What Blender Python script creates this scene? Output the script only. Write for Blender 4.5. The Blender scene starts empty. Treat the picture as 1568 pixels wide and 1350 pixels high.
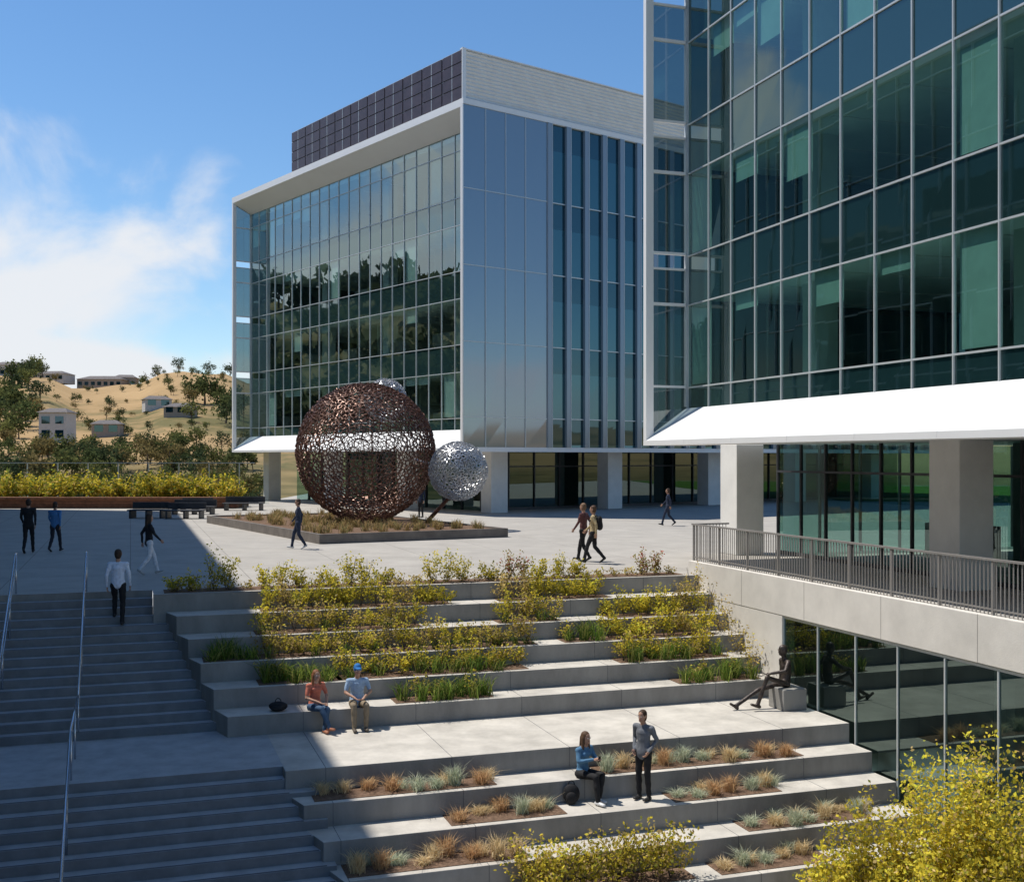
import bpy, bmesh, math, random
import numpy as np
from mathutils import Vector, Matrix
random.seed(7)
rng = np.random.default_rng(7)
sc = bpy.context.scene
sc.view_settings.view_transform = 'Standard'
sc.view_settings.look = 'None'
sc.view_settings.exposure = 0

# ------------------------------------------------------------------ materials
def newmat(name):
    m = bpy.data.materials.new(name); m.use_nodes = True
    nt = m.node_tree; nt.nodes.clear()
    out = nt.nodes.new('ShaderNodeOutputMaterial')
    return m, nt, out

def N(nt, t, **kw):
    n = nt.nodes.new(t)
    for k, v in kw.items():
        if k in n.inputs: n.inputs[k].default_value = v
        else: setattr(n, k, v)
    return n

def pmat(name, col, rough=0.6, metal=0.0, var=0.12, scale=1.5, bump=0.0, bscale=30, spec=0.5, col2=None, stretch=None, detail=6):
    m, nt, out = newmat(name)
    L = nt.links
    p = N(nt, 'ShaderNodeBsdfPrincipled'); p.inputs['Roughness'].default_value = rough
    p.inputs['Metallic'].default_value = metal
    p.inputs['Specular IOR Level'].default_value = spec
    g = N(nt, 'ShaderNodeNewGeometry')
    mp = N(nt, 'ShaderNodeMapping')
    if stretch: mp.inputs['Scale'].default_value = stretch
    L.new(g.outputs['Position'], mp.inputs['Vector'])
    n1 = N(nt, 'ShaderNodeTexNoise'); n1.inputs['Scale'].default_value = scale; n1.inputs['Detail'].default_value = detail
    n1.inputs['Roughness'].default_value = 0.65
    L.new(mp.outputs[0], n1.inputs['Vector'])
    r = N(nt, 'ShaderNodeValToRGB')
    c2 = col2 if col2 else tuple(c * (1 - 2 * var) for c in col)
    c1 = col if col2 else tuple(min(1, c * (1 + var)) for c in col)
    r.color_ramp.elements[0].position = 0.33; r.color_ramp.elements[1].position = 0.67
    r.color_ramp.elements[0].color = (*c2, 1); r.color_ramp.elements[1].color = (*c1, 1)
    L.new(n1.outputs['Fac'], r.inputs['Fac']); L.new(r.outputs['Color'], p.inputs['Base Color'])
    if bump > 0:
        n2 = N(nt, 'ShaderNodeTexNoise'); n2.inputs['Scale'].default_value = bscale; n2.inputs['Detail'].default_value = 4
        L.new(g.outputs['Position'], n2.inputs['Vector'])
        b = N(nt, 'ShaderNodeBump'); b.inputs['Strength'].default_value = bump; b.inputs['Distance'].default_value = 0.02
        L.new(n2.outputs['Fac'], b.inputs['Height']); L.new(b.outputs['Normal'], p.inputs['Normal'])
    L.new(p.outputs[0], out.inputs['Surface'])
    return m

def glassmat(name, tint, r0=0.15, gcol=(0.80, 0.95, 0.93), rough=0.0, power=4.0):
    m, nt, out = newmat(name); L = nt.links
    tr = N(nt, 'ShaderNodeBsdfTransparent'); tr.inputs['Color'].default_value = (*tint, 1)
    gl = N(nt, 'ShaderNodeBsdfGlossy'); gl.inputs['Color'].default_value = (*gcol, 1); gl.inputs['Roughness'].default_value = rough
    lw = N(nt, 'ShaderNodeLayerWeight'); lw.inputs['Blend'].default_value = 0.5
    pw = N(nt, 'ShaderNodeMath', operation='POWER'); pw.inputs[1].default_value = power
    mr = N(nt, 'ShaderNodeMapRange'); mr.inputs['To Min'].default_value = r0; mr.inputs['To Max'].default_value = 1.0
    mx = N(nt, 'ShaderNodeMixShader')
    L.new(lw.outputs['Facing'], pw.inputs[0]); L.new(pw.outputs[0], mr.inputs['Value'])
    L.new(mr.outputs[0], mx.inputs['Fac']); L.new(tr.outputs[0], mx.inputs[1]); L.new(gl.outputs[0], mx.inputs[2])
    L.new(mx.outputs[0], out.inputs['Surface'])
    return m

def spanmat(name, col, r0=0.15, rough=0.02, gcol=(0.80, 0.95, 0.93)):
    m, nt, out = newmat(name); L = nt.links
    df = N(nt, 'ShaderNodeBsdfDiffuse'); df.inputs['Color'].default_value = (*col, 1)
    gl = N(nt, 'ShaderNodeBsdfGlossy'); gl.inputs['Color'].default_value = (*gcol, 1); gl.inputs['Roughness'].default_value = rough
    lw = N(nt, 'ShaderNodeLayerWeight'); lw.inputs['Blend'].default_value = 0.5
    pw = N(nt, 'ShaderNodeMath', operation='POWER'); pw.inputs[1].default_value = 4
    mr = N(nt, 'ShaderNodeMapRange'); mr.inputs['To Min'].default_value = r0; mr.inputs['To Max'].default_value = 1.0
    mx = N(nt, 'ShaderNodeMixShader')
    L.new(lw.outputs['Facing'], pw.inputs[0]); L.new(pw.outputs[0], mr.inputs['Value'])
    L.new(mr.outputs[0], mx.inputs['Fac']); L.new(df.outputs[0], mx.inputs[1]); L.new(gl.outputs[0], mx.inputs[2])
    L.new(mx.outputs[0], out.inputs['Surface'])
    return m

def leafmat(name, trans=0.45, rough=0.55):
    m, nt, out = newmat(name); L = nt.links
    at = N(nt, 'ShaderNodeAttribute'); at.attribute_name = 'Col'
    p = N(nt, 'ShaderNodeBsdfDiffuse')
    t = N(nt, 'ShaderNodeBsdfTranslucent'); mx = N(nt, 'ShaderNodeMixShader'); mx.inputs[0].default_value = trans
    L.new(at.outputs['Color'], p.inputs['Color']); L.new(at.outputs['Color'], t.inputs['Color'])
    L.new(p.outputs[0], mx.inputs[1]); L.new(t.outputs[0], mx.inputs[2]); L.new(mx.outputs[0], out.inputs['Surface'])
    return m

def pavemat(name, c1, c2, joint=3.0, ang=18.39, mort=0.012):
    m, nt, out = newmat(name); L = nt.links
    p = N(nt, 'ShaderNodeBsdfPrincipled'); p.inputs['Roughness'].default_value = 0.85; p.inputs['Specular IOR Level'].default_value = 0.2
    g = N(nt, 'ShaderNodeNewGeometry')
    mp = N(nt, 'ShaderNodeMapping'); mp.inputs['Rotation'].default_value = (0, 0, -math.radians(ang))
    L.new(g.outputs['Position'], mp.inputs['Vector'])
    br = N(nt, 'ShaderNodeTexBrick'); br.offset = 0.0
    br.inputs['Scale'].default_value = 1.0; br.inputs['Brick Width'].default_value = joint; br.inputs['Row Height'].default_value = joint
    br.inputs['Mortar Size'].default_value = mort; br.inputs['Mortar Smooth'].default_value = 0.3
    br.inputs['Color1'].default_value = (*c1, 1); br.inputs['Color2'].default_value = (*[0.5 * (a + b) for a, b in zip(c1, c2)], 1)
    br.inputs['Mortar'].default_value = (*[c * 0.5 for c in c1], 1)
    L.new(mp.outputs[0], br.inputs['Vector'])
    n1 = N(nt, 'ShaderNodeTexNoise'); n1.inputs['Scale'].default_value = 0.7; n1.inputs['Detail'].default_value = 9; n1.inputs['Roughness'].default_value = 0.7
    L.new(g.outputs['Position'], n1.inputs['Vector'])
    r = N(nt, 'ShaderNodeValToRGB'); r.color_ramp.elements[0].position = 0.3; r.color_ramp.elements[1].position = 0.7
    r.color_ramp.elements[0].color = (0.76, 0.76, 0.76, 1); r.color_ramp.elements[1].color = (1, 1, 1, 1)
    L.new(n1.outputs['Fac'], r.inputs['Fac'])
    mx = N(nt, 'ShaderNodeMixRGB', blend_type='MULTIPLY'); mx.inputs[0].default_value = 1
    L.new(br.outputs['Color'], mx.inputs[1]); L.new(r.outputs['Color'], mx.inputs[2])
    L.new(mx.outputs[0], p.inputs['Base Color'])
    n2 = N(nt, 'ShaderNodeTexNoise'); n2.inputs['Scale'].default_value = 60
    L.new(g.outputs['Position'], n2.inputs['Vector'])
    b = N(nt, 'ShaderNodeBump'); b.inputs['Strength'].default_value = 0.15; b.inputs['Distance'].default_value = 0.01
    L.new(n2.outputs['Fac'], b.inputs['Height']); L.new(b.outputs['Normal'], p.inputs['Normal'])
    L.new(p.outputs[0], out.inputs['Surface'])
    return m

M = {}
M['pave'] = pavemat('plaza_paving', (0.46, 0.43, 0.385), (0.41, 0.385, 0.35))
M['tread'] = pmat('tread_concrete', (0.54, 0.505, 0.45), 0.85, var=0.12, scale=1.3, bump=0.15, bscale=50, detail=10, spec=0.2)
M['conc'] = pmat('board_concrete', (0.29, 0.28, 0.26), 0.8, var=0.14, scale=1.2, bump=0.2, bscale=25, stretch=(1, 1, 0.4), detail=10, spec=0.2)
M['concl'] = pmat('light_concrete', (0.68, 0.645, 0.585), 0.8, var=0.07, scale=0.9, bump=0.15, bscale=30, detail=10, spec=0.2)
M['col'] = pmat('column_concrete', (0.76, 0.75, 0.72), 0.75, var=0.05, scale=0.9, detail=8, spec=0.2)
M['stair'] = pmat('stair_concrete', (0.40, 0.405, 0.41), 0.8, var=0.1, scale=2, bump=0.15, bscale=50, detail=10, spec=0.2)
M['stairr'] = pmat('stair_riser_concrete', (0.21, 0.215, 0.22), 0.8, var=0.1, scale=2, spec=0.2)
M['nose'] = pmat('stair_nosing', (0.10, 0.10, 0.105), 0.7, var=0.05)
M['white'] = pmat('white_painted_panel', (0.80, 0.80, 0.79), 0.4, var=0.015, scale=0.5)
M['mull'] = pmat('aluminium_mullion', (0.58, 0.61, 0.61), 0.35, metal=0.3, var=0.03)
M['soff'] = pmat('soffit_panel', (0.68, 0.68, 0.68), 0.6, var=0.03)
M['vis'] = glassmat('vision_glass', (0.40, 0.60, 0.56), r0=0.15, gcol=(0.72, 0.92, 0.88))
M['visA'] = glassmat('vision_glass_west', (0.62, 0.78, 0.75), r0=0.25, gcol=(.82, .95, .93))
M['span'] = spanmat('spandrel_glass', (0.008, 0.026, 0.028), r0=0.12, gcol=(0.72, 0.92, 0.88))
M['spanA'] = spanmat('spandrel_glass_west', (0.018, 0.045, 0.045), r0=0.23)
M['lowg'] = glassmat('courtyard_glass', (0.16, 0.25, 0.23), r0=0.14, gcol=(0.7, 0.9, 0.85))
M['wing'] = glassmat('wing_glass', (0.24, 0.30, 0.30), r0=0.16, gcol=(0.75, 0.82, 0.82), rough=.05, power=6)
M['frit'] = spanmat('fritted_glass', (0.15, 0.19, 0.22), r0=0.22, rough=0.05, gcol=(0.74, 0.85, .95))
M['fin'] = spanmat('glass_fin', (0.24, 0.29, 0.33), r0=0.10, rough=0.1, gcol=(0.7, 0.85, 1))
M['dark'] = spanmat('dark_glass', (0.008, 0.028, 0.042), r0=0.12, rough=0.02, gcol=(0.5, 0.8, 0.9))
M['vis2'] = spanmat('office_band_glass', (.014, .06, .075), r0=.15, rough=.02, gcol=(.5, .8, .9))
M['int'] = pmat('interior_wall', (0.55, 0.60, 0.58), 0.8, var=0.1, scale=0.3)
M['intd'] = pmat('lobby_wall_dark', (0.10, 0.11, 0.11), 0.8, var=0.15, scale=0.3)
M['ceil'] = pmat('interior_ceiling', (0.74, 0.77, 0.76), 0.8, var=0.03)
M['blind'] = pmat('roller_blind', (0.62, 0.70, 0.65), 0.8, var=0.05)
M['desk'] = pmat('office_furniture', (0.25, 0.23, 0.20), 0.6, var=0.2)
M['corr'] = pmat('corrugated_metal', (0.78, 0.78, 0.76), 0.45, metal=0.1, var=0.03)
M['solar'] = pmat('solar_cell', (0.06, 0.038, 0.045), 0.35, var=0.15, scale=2)
M['rail'] = pmat('rail_metal', (0.34, 0.32, 0.30), 0.45, metal=0.4, var=0.05)
M['steel'] = pmat('stainless_steel', (0.60, 0.62, 0.66), 0.25, metal=0.9, var=0.05)
M['rust'] = pmat('weathered_copper', (0.19, 0.095, 0.065), 0.4, metal=0.4, var=0.35, scale=6)
M['silver'] = pmat('silver_links', (0.60, 0.61, 0.63), 0.3, metal=0.7, var=0.2, scale=8)
M['mulch'] = pmat('bark_mulch', (0.24, 0.155, 0.105), 0.95, col2=(0.10, 0.065, 0.045), scale=16, bump=1.0, bscale=40, spec=0.1)
M['wood'] = pmat('planter_wood', (0.26, 0.11, 0.06), 0.7, var=0.2, scale=3)
M['kerb'] = pmat('planter_kerb', (0.17, 0.15, 0.135), 0.8, var=0.15, scale=2)
M['bench'] = pmat('dark_bench', (0.05, 0.05, 0.055), 0.5, var=0.2)
M['bronze'] = pmat('patina_bronze', (0.065, 0.048, 0.040), 0.45, metal=0.3, var=0.35, scale=12, bump=0.4, bscale=40)
M['leaf'] = leafmat('foliage')
M['lawn'] = pmat('lawn_grass', (0.10, 0.19, 0.03), 0.9, col2=(0.06, 0.12, 0.02), scale=0.5, spec=0.1)
M['bark'] = pmat('bark', (0.10, 0.075, 0.055), 0.9, var=0.2)
M['fenceglass'] = glassmat('windscreen_glass', (0.88, 0.92, 0.92), r0=0.04)
M['lampg'] = pmat('pendant_amber', (.75, .5, .2), .4, var=.05)
M['span2'] = spanmat('neighbour_glass', (.02, .04, .04), r0=.15, rough=.02)

# ------------------------------------------------------------------ mesh helpers
class Fr:
    def __init__(s, o, d, n):
        s.o = Vector((o[0], o[1], 0)); s.d = Vector((d[0], d[1], 0)); s.n = Vector((n[0], n[1], 0))
    def P(s, a, r, z):
        v = s.o + s.d * a + s.n * r
        return (v.x, v.y, z)

class MB:
    def __init__(s): s.V = []; s.F = []; s.I = []; s.mats = []
    def mi(s, k):
        if k not in s.mats: s.mats.append(k)
        return s.mats.index(k)
    def poly(s, pts, m):
        b = len(s.V); s.V += [tuple(p) for p in pts]; s.F.append(tuple(range(b, b + len(pts)))); s.I.append(s.mi(m))
    def hexa(s, p, m, mtop=None, mfront=None):
        b = len(s.V); s.V += [tuple(q) for q in p]
        fs = [(0, 3, 2, 1), (4, 5, 6, 7), (0, 1, 5, 4), (1, 2, 6, 5), (2, 3, 7, 6), (3, 0, 4, 7)]
        k = s.mi(m)
        for i, f in enumerate(fs):
            s.F.append(tuple(b + j for j in f)); s.I.append(s.mi(mtop) if (i == 1 and mtop) else k)
    def box(s, fr, a0, a1, r0, r1, z0, z1, m, mtop=None):
        P = fr.P
        s.hexa([P(a0, r0, z0), P(a1, r0, z0), P(a1, r1, z0), P(a0, r1, z0), P(a0, r0, z1), P(a1, r0, z1), P(a1, r1, z1), P(a0, r1, z1)], m, mtop)
    def tube(s, p0, p1, r, m, n=8, r1=None):
        p0 = Vector(p0); p1 = Vector(p1); w = (p1 - p0).normalized(); r1 = r if r1 is None else r1
        x = w.orthogonal().normalized(); y = w.cross(x); b = len(s.V); k = s.mi(m)
        for p, rr in ((p0, r), (p1, r1)):
            for i in range(n):
                a = 2 * math.pi * i / n; s.V.append(tuple(p + x * math.cos(a) * rr + y * math.sin(a) * rr))
        for i in range(n):
            j = (i + 1) % n; s.F.append((b + i, b + j, b + n + j, b + n + i)); s.I.append(k)
        s.F.append(tuple(b + n - 1 - i for i in range(n))); s.I.append(k)
        s.F.append(tuple(b + n + i for i in range(n))); s.I.append(k)
    def sphere(s, c, r, m, n=10, sc3=(1, 1, 1)):
        b = len(s.V); k = s.mi(m)
        for i in range(n + 1):
            th = math.pi * i / n
            for j in range(2 * n):
                ph = math.pi * j / n
                s.V.append((c[0] + r * sc3[0] * math.sin(th) * math.cos(ph), c[1] + r * sc3[1] * math.sin(th) * math.sin(ph), c[2] + r * sc3[2] * math.cos(th)))
        for i in range(n):
            for j in range(2 * n):
                j2 = (j + 1) % (2 * n)
                s.F.append((b + i * 2 * n + j, b + (i + 1) * 2 * n + j, b + (i + 1) * 2 * n + j2, b + i * 2 * n + j2)); s.I.append(k)
    def obj(s, name, parent=None, recalc=True, smooth=False, bevel=0):
        me = bpy.data.meshes.new(name); me.from_pydata(s.V, [], s.F)
        for k in s.mats: me.materials.append(M[k])
        me.polygons.foreach_set('material_index', s.I)
        if smooth: me.polygons.foreach_set('use_smooth', [True] * len(s.F))
        me.update()
        if recalc:
            bm = bmesh.new(); bm.from_mesh(me); bmesh.ops.recalc_face_normals(bm, faces=bm.faces); bm.to_mesh(me); bm.free()
        o = bpy.data.objects.new(name, me); sc.collection.objects.link(o)
        if bevel:
            bv = o.modifiers.new('bevel', 'BEVEL'); bv.width = bevel; bv.segments = 2; bv.limit_method = 'ANGLE'
        if parent: o.parent = parent
        return o

def empty(name):
    e = bpy.data.objects.new(name, None); sc.collection.objects.link(e); return e

UVF = Fr((0, 0), (0.949, 0.3154), (0.3154, -0.949))
def UV(u, v, z=0.0): return UVF.P(u, v, z)
WF = Fr((0, 0), (1, 0), (0, 1))

# ------------------------------------------------------------------ foliage helpers
def leafobj(name, C, size, col, nrm=None, elong=1.6, mat='leaf', parent=None):
    n = len(C)
    a = rng.normal(size=(n, 3)); a /= np.linalg.norm(a, axis=1, keepdims=True)
    b = rng.normal(size=(n, 3)); b = np.cross(a, b); b /= np.linalg.norm(b, axis=1, keepdims=True)
    s = np.asarray(size).reshape(-1, 1)
    V = np.stack([C - a * s * elong * .5, C - b * s * .5 + a * s * .1, C + a * s * elong * .5, C + b * s * .5 + a * s * .1], 1).reshape(-1, 3)
    me = bpy.data.meshes.new(name)
    F = np.arange(4 * n).reshape(-1, 4)
    me.vertices.add(4 * n); me.vertices.foreach_set('co', V.astype(np.float32).ravel())
    me.loops.add(4 * n); me.loops.foreach_set('vertex_index', F.ravel().astype(np.int32))
    me.polygons.add(n); me.polygons.foreach_set('loop_start', (np.arange(n) * 4).astype(np.int32)); me.polygons.foreach_set('loop_total', np.full(n, 4, np.int32))
    me.update(calc_edges=True)
    ca = me.color_attributes.new('Col', 'FLOAT_COLOR', 'POINT')
    cc = np.repeat(np.concatenate([col, np.ones((n, 1))], 1), 4, axis=0)
    ca.data.foreach_set('color', cc.astype(np.float32).ravel())
    me.materials.append(M[mat]); me.validate()
    o = bpy.data.objects.new(name, me); sc.collection.objects.link(o)
    if parent: o.parent = parent
    return o

def bladeobj(name, base, h, w, lean, col, parent=None):
    n = len(base); h = h.reshape(-1, 1); w = w.reshape(-1, 1)
    ang = rng.uniform(0, math.pi, n); side = np.stack([np.cos(ang), np.sin(ang), np.zeros(n)], 1)
    L = np.concatenate([lean, np.zeros((n, 1))], 1); up = np.array([[0, 0, 1.]])
    mid = base + L * .35 + up * h * .65; tip = base + L + up * h * rng.uniform(.8, 1, (n, 1))
    V = np.stack([base - side * w * .5, base + side * w * .5, mid + side * w * .45, mid - side * w * .45, tip], 1).reshape(-1, 3)
    idx = np.arange(n) * 5
    fs = []
    for i in idx: fs.append((i, i + 1, i + 2, i + 3)); fs.append((i + 3, i + 2, i + 4))
    me = bpy.data.meshes.new(name); me.from_pydata(V.tolist(), [], fs)
    ca = me.color_attributes.new('Col', 'FLOAT_COLOR', 'POINT')
    cc = np.repeat(np.concatenate([col, np.ones((n, 1))], 1), 5, axis=0)
    ca.data.foreach_set('color', cc.astype(np.float32).ravel())
    me.materials.append(M['leaf'])
    o = bpy.data.objects.new(name, me); sc.collection.objects.link(o)
    if parent: o.parent = parent
    return o

def shrub_pts(x, y, z, h, rad, nl, nst=14, fluff=1.0):
    P = []; per = max(1, nl // nst)
    for i in range(nst):
        a = rng.uniform(0, 2 * math.pi); rr = rad * math.sqrt(rng.uniform(0, 1)); hh = h * rng.uniform(.45, 1.15) * (1 - .25 * (rr / rad) ** 2)
        t = rng.uniform(.2, 1, per) ** .7
        bx = rr * .25 * math.cos(a); by = rr * .25 * math.sin(a)
        px = x + bx + (rr * math.cos(a) - bx) * t ** 1.3; py = y + by + (rr * math.sin(a) - by) * t ** 1.3
        pz = z + hh * t
        q = np.stack([px, py, pz], 1) + rng.normal(0, 1, (per, 3)) * np.array([.05, .05, .035]) * (0.6 + h * .5) * fluff
        P.append(q)
    return np.concatenate(P)

def colvar(n, cols, w=None, jit=.2):
    cols = np.array(cols); i = rng.choice(len(cols), n, p=w)
    return np.clip(cols[i] * (1 + rng.uniform(-jit, jit, (n, 1))), 0, 1)

YEL = [(.74, .60, .07), (.58, .51, .07), (.82, .65, .07), (.32, .33, .06)]
TAN = [(.64, .47, .20), (.54, .42, .15), (.68, .52, .17), (.33, .28, .11)]
GRN = [(.14, .23, .04), (.24, .31, .06), (.09, .15, .035), (.34, .34, .10)]

# ------------------------------------------------------------------ ground
mb = MB()
a = UV(-60, -29); b_ = UV(-3.8, -29); c_ = UV(.5, -29); d_ = UV(.5, -28); e_ = UV(14.65, -28); f_ = UV(14.65, 6); g_ = UV(60, 6); h_ = UV(60, -29)
mb.poly([a, b_, c_, d_, e_, UV(14.65, -29), h_, (90, 60, 0), (90, 130, 0), (-18, 130, 0), (-18, 77, 0), (-75, 77, 0), (-75, 20, 0)], 'pave')
mb.poly([UV(14.65, -29), e_, f_, g_, h_], 'pave')
mb.poly([a, UV(-60, 6), UV(-3.8, 6), b_], 'pave')
mb.poly([UV(-60, 6), UV(-60, 30), UV(60, 30), g_, f_, UV(-3.8, 6)], 'pave')
plaza = mb.obj('plaza_pavement', recalc=False)
bm = bmesh.new(); bm.from_mesh(plaza.data)
for f in bm.faces:
    f.normal_update()
    if f.normal.z < 0: f.normal_flip()
bm.to_mesh(plaza.data); bm.free()

def sstep(x): x = np.clip(x, 0, 1); return x * x * (3 - 2 * x)
def terrain_z(X, Y):
    r = np.hypot(X, Y); th = np.degrees(np.arctan2(-X, Y))
    left = sstep((th - 27) / 30) * (1 - sstep((th - 110) / 40))
    e = .030 + .031 * sstep((th - 5) / 8) * (1 - sstep((th - 120) / 30)) + .090 * left
    e = e * (1 + .05 * np.sin(th * .9) + .035 * np.sin(th * 2.3 + 1))
    e = e - .006 * np.exp(-((th - 21) / 2.2) ** 2) + .006 * np.exp(-((th - 15.5) / 2.5) ** 2)
    R = 520 - 180 * left
    hgt = e * R + 3.2
    t = sstep((r - 150) / (R - 150))
    z = -.35 - 1.6 * sstep((r - 80) / 30) * (1 - sstep((r - 150) / 60)) + hgt * t * (1 + .10 * np.sin(X * .021) * np.cos(Y * .017))
    z = z - hgt * .5 * sstep((r - R - 40) / 500)
    return z
na, rad = 360, [44, 60, 80, 95, 110, 130, 150, 175, 200, 230, 260, 290, 320, 350, 380, 410, 440, 470, 500, 530, 570, 640, 760, 950, 1300, 2500, 5000]
V = []; F = []; VC = []
for ri in rad:
    for k in range(na):
        t = 2 * math.pi * k / na; x = ri * math.cos(t); y = ri * math.sin(t); V.append((x, y, float(terrain_z(np.float64(x), np.float64(y)))))
        th = math.degrees(math.atan2(-x, y)); veg = float(sstep((th - 26) / 4) * (1 - sstep((th - 120) / 20))); veg = max(veg, .75 * float(1 - sstep((ri - 170) / 70))); VC += [veg, veg, veg, 1]
for i in range(len(rad) - 1):
    for k in range(na):
        k2 = (k + 1) % na; F.append((i * na + k, (i + 1) * na + k, (i + 1) * na + k2, i * na + k2))
m, nt, out = newmat('dry_hill_grass'); L = nt.links
p = N(nt, 'ShaderNodeBsdfPrincipled'); p.inputs['Roughness'].default_value = .95; p.inputs['Specular IOR Level'].default_value = .1
g = N(nt, 'ShaderNodeNewGeometry'); n1 = N(nt, 'ShaderNodeTexNoise'); n1.inputs['Scale'].default_value = .016; n1.inputs['Detail'].default_value = 12; n1.inputs['Roughness'].default_value = .7
L.new(g.outputs['Position'], n1.inputs['Vector'])
r = N(nt, 'ShaderNodeValToRGB'); els = r.color_ramp.elements
els[0].position = .40; els[0].color = (.15, .13, .055, 1); els[1].position = .48; els[1].color = (.36, .24, .115, 1)
e2 = els.new(.70); e2.color = (.46, .31, .155, 1)
at = N(nt, 'ShaderNodeAttribute'); at.attribute_name = 'Veg'
n3 = N(nt, 'ShaderNodeTexNoise'); n3.inputs['Scale'].default_value = .12; n3.inputs['Detail'].default_value = 8; L.new(g.outputs['Position'], n3.inputs['Vector'])
r3 = N(nt, 'ShaderNodeValToRGB'); r3.color_ramp.elements[0].position = .4; r3.color_ramp.elements[0].color = (.04, .055, .02, 1); r3.color_ramp.elements[1].position = .62; r3.color_ramp.elements[1].color = (.16, .14, .06, 1)
L.new(n3.outputs['Fac'], r3.inputs['Fac'])
mx = N(nt, 'ShaderNodeMixRGB'); L.new(r3.outputs[0], mx.inputs[2])
L.new(n1.outputs['Fac'], r.inputs['Fac']); L.new(r.outputs[0], mx.inputs[1]); L.new(at.outputs['Fac'], mx.inputs[0]); L.new(mx.outputs[0], p.inputs['Base Color']); L.new(p.outputs[0], out.inputs['Surface'])
M['hill'] = m
me = bpy.data.meshes.new('hillside_terrain'); me.from_pydata(V, [], F); me.materials.append(M['hill'])
ca = me.color_attributes.new('Veg', 'FLOAT_COLOR', 'POINT'); ca.data.foreach_set('color', VC)
me.polygons.foreach_set('use_smooth', [True] * len(F)); o = bpy.data.objects.new('hillside_terrain', me); sc.collection.objects.link(o)
mb = MB(); mb.poly([(24, 84, .02), (88, 62, .02), (88, 128, .02), (30, 128, .02)], 'lawn'); mb.obj('lawn', recalc=False)

def trees_mass(name, pos, hts, leaf, per, palette):
    C = []; S = []; K = []; mbt = MB()
    for (x, y), h in zip(pos, hts):
        z = float(terrain_z(np.float64(x), np.float64(y)))
        w = h * rng.uniform(.38, .6); ncl = 16
        mbt.tube((x, y, z - .5), (x + rng.normal(0, .2), y, z + h * .6), .035 * h, 'bark', 5, .015 * h)
        for j in range(3):
            aa = rng.uniform(0, 6.28); mbt.tube((x, y, z + h * .35), (x + w * .6 * math.cos(aa), y + w * .6 * math.sin(aa), z + h * .65), .016 * h, 'bark', 4, .006 * h)
        cc = rng.normal(0, 1, (ncl, 3)); cc /= np.linalg.norm(cc, axis=1, keepdims=True); cc *= rng.uniform(.3, 1, (ncl, 1))
        cc = cc * np.array([w, w, h * .36]) + np.array([x, y, z + h * .60])
        k = rng.integers(0, ncl, per)
        q = cc[k] + rng.normal(0, 1, (per, 3)) * w * .19
        base = np.array(palette[rng.integers(len(palette))])
        shade = rng.uniform(.6, 1.35, ncl)[k].reshape(-1, 1) * rng.uniform(.75, 1.25, (per, 1))
        C.append(q); S.append(rng.uniform(.7, 1.3, per) * leaf * h / 7); K.append(np.clip(base * shade, 0, 1))
    par = empty(name)
    leafobj('crowns', np.concatenate(C), np.concatenate(S), np.concatenate(K), elong=1.3, parent=par)
    mbt.obj('trunks', par)
pos = []; hts = []
def addt(th, r, h): pos.append((-r * math.sin(math.radians(th)), r * math.cos(math.radians(th)))); hts.append(h)
for i in range(130): addt(rng.uniform(12.5, 26), rng.uniform(100, 170), rng.uniform(1.8, 3.4))
for i in range(105): addt(rng.uniform(12.5, 26), rng.uniform(165, 235), rng.uniform(2.5, 5))
for i in range(70): addt(rng.uniform(22.2, 27), rng.uniform(250, 500), rng.uniform(4.5, 8))
for i in range(16): addt(rng.uniform(13.5, 22), rng.uniform(490, 530), rng.uniform(3, 6))
for i in range(75): addt(rng.uniform(13, 22), rng.uniform(250, 480), rng.uniform(1.2, 3.4))
for i in range(12): addt(rng.uniform(13, 15.8), rng.uniform(280, 350), rng.uniform(5, 9))
PT = [(.075, .095, .036), (.095, .11, .04), (.06, .08, .037), (.14, .15, .05), (.19, .15, .06)]
trees_mass('hillside_trees', pos, hts, .5, 380, PT)
pos = []; hts = []
for i in range(110): addt(rng.uniform(27, 95), rng.uniform(200, 330), rng.uniform(7, 13))
for i in range(120): addt(rng.uniform(30, 95), rng.uniform(310, 360), rng.uniform(6, 15))
trees_mass('distant_trees', pos, hts, 1.2, 170, [(.055, .07, .03), (.065, .08, .035)])

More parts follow.
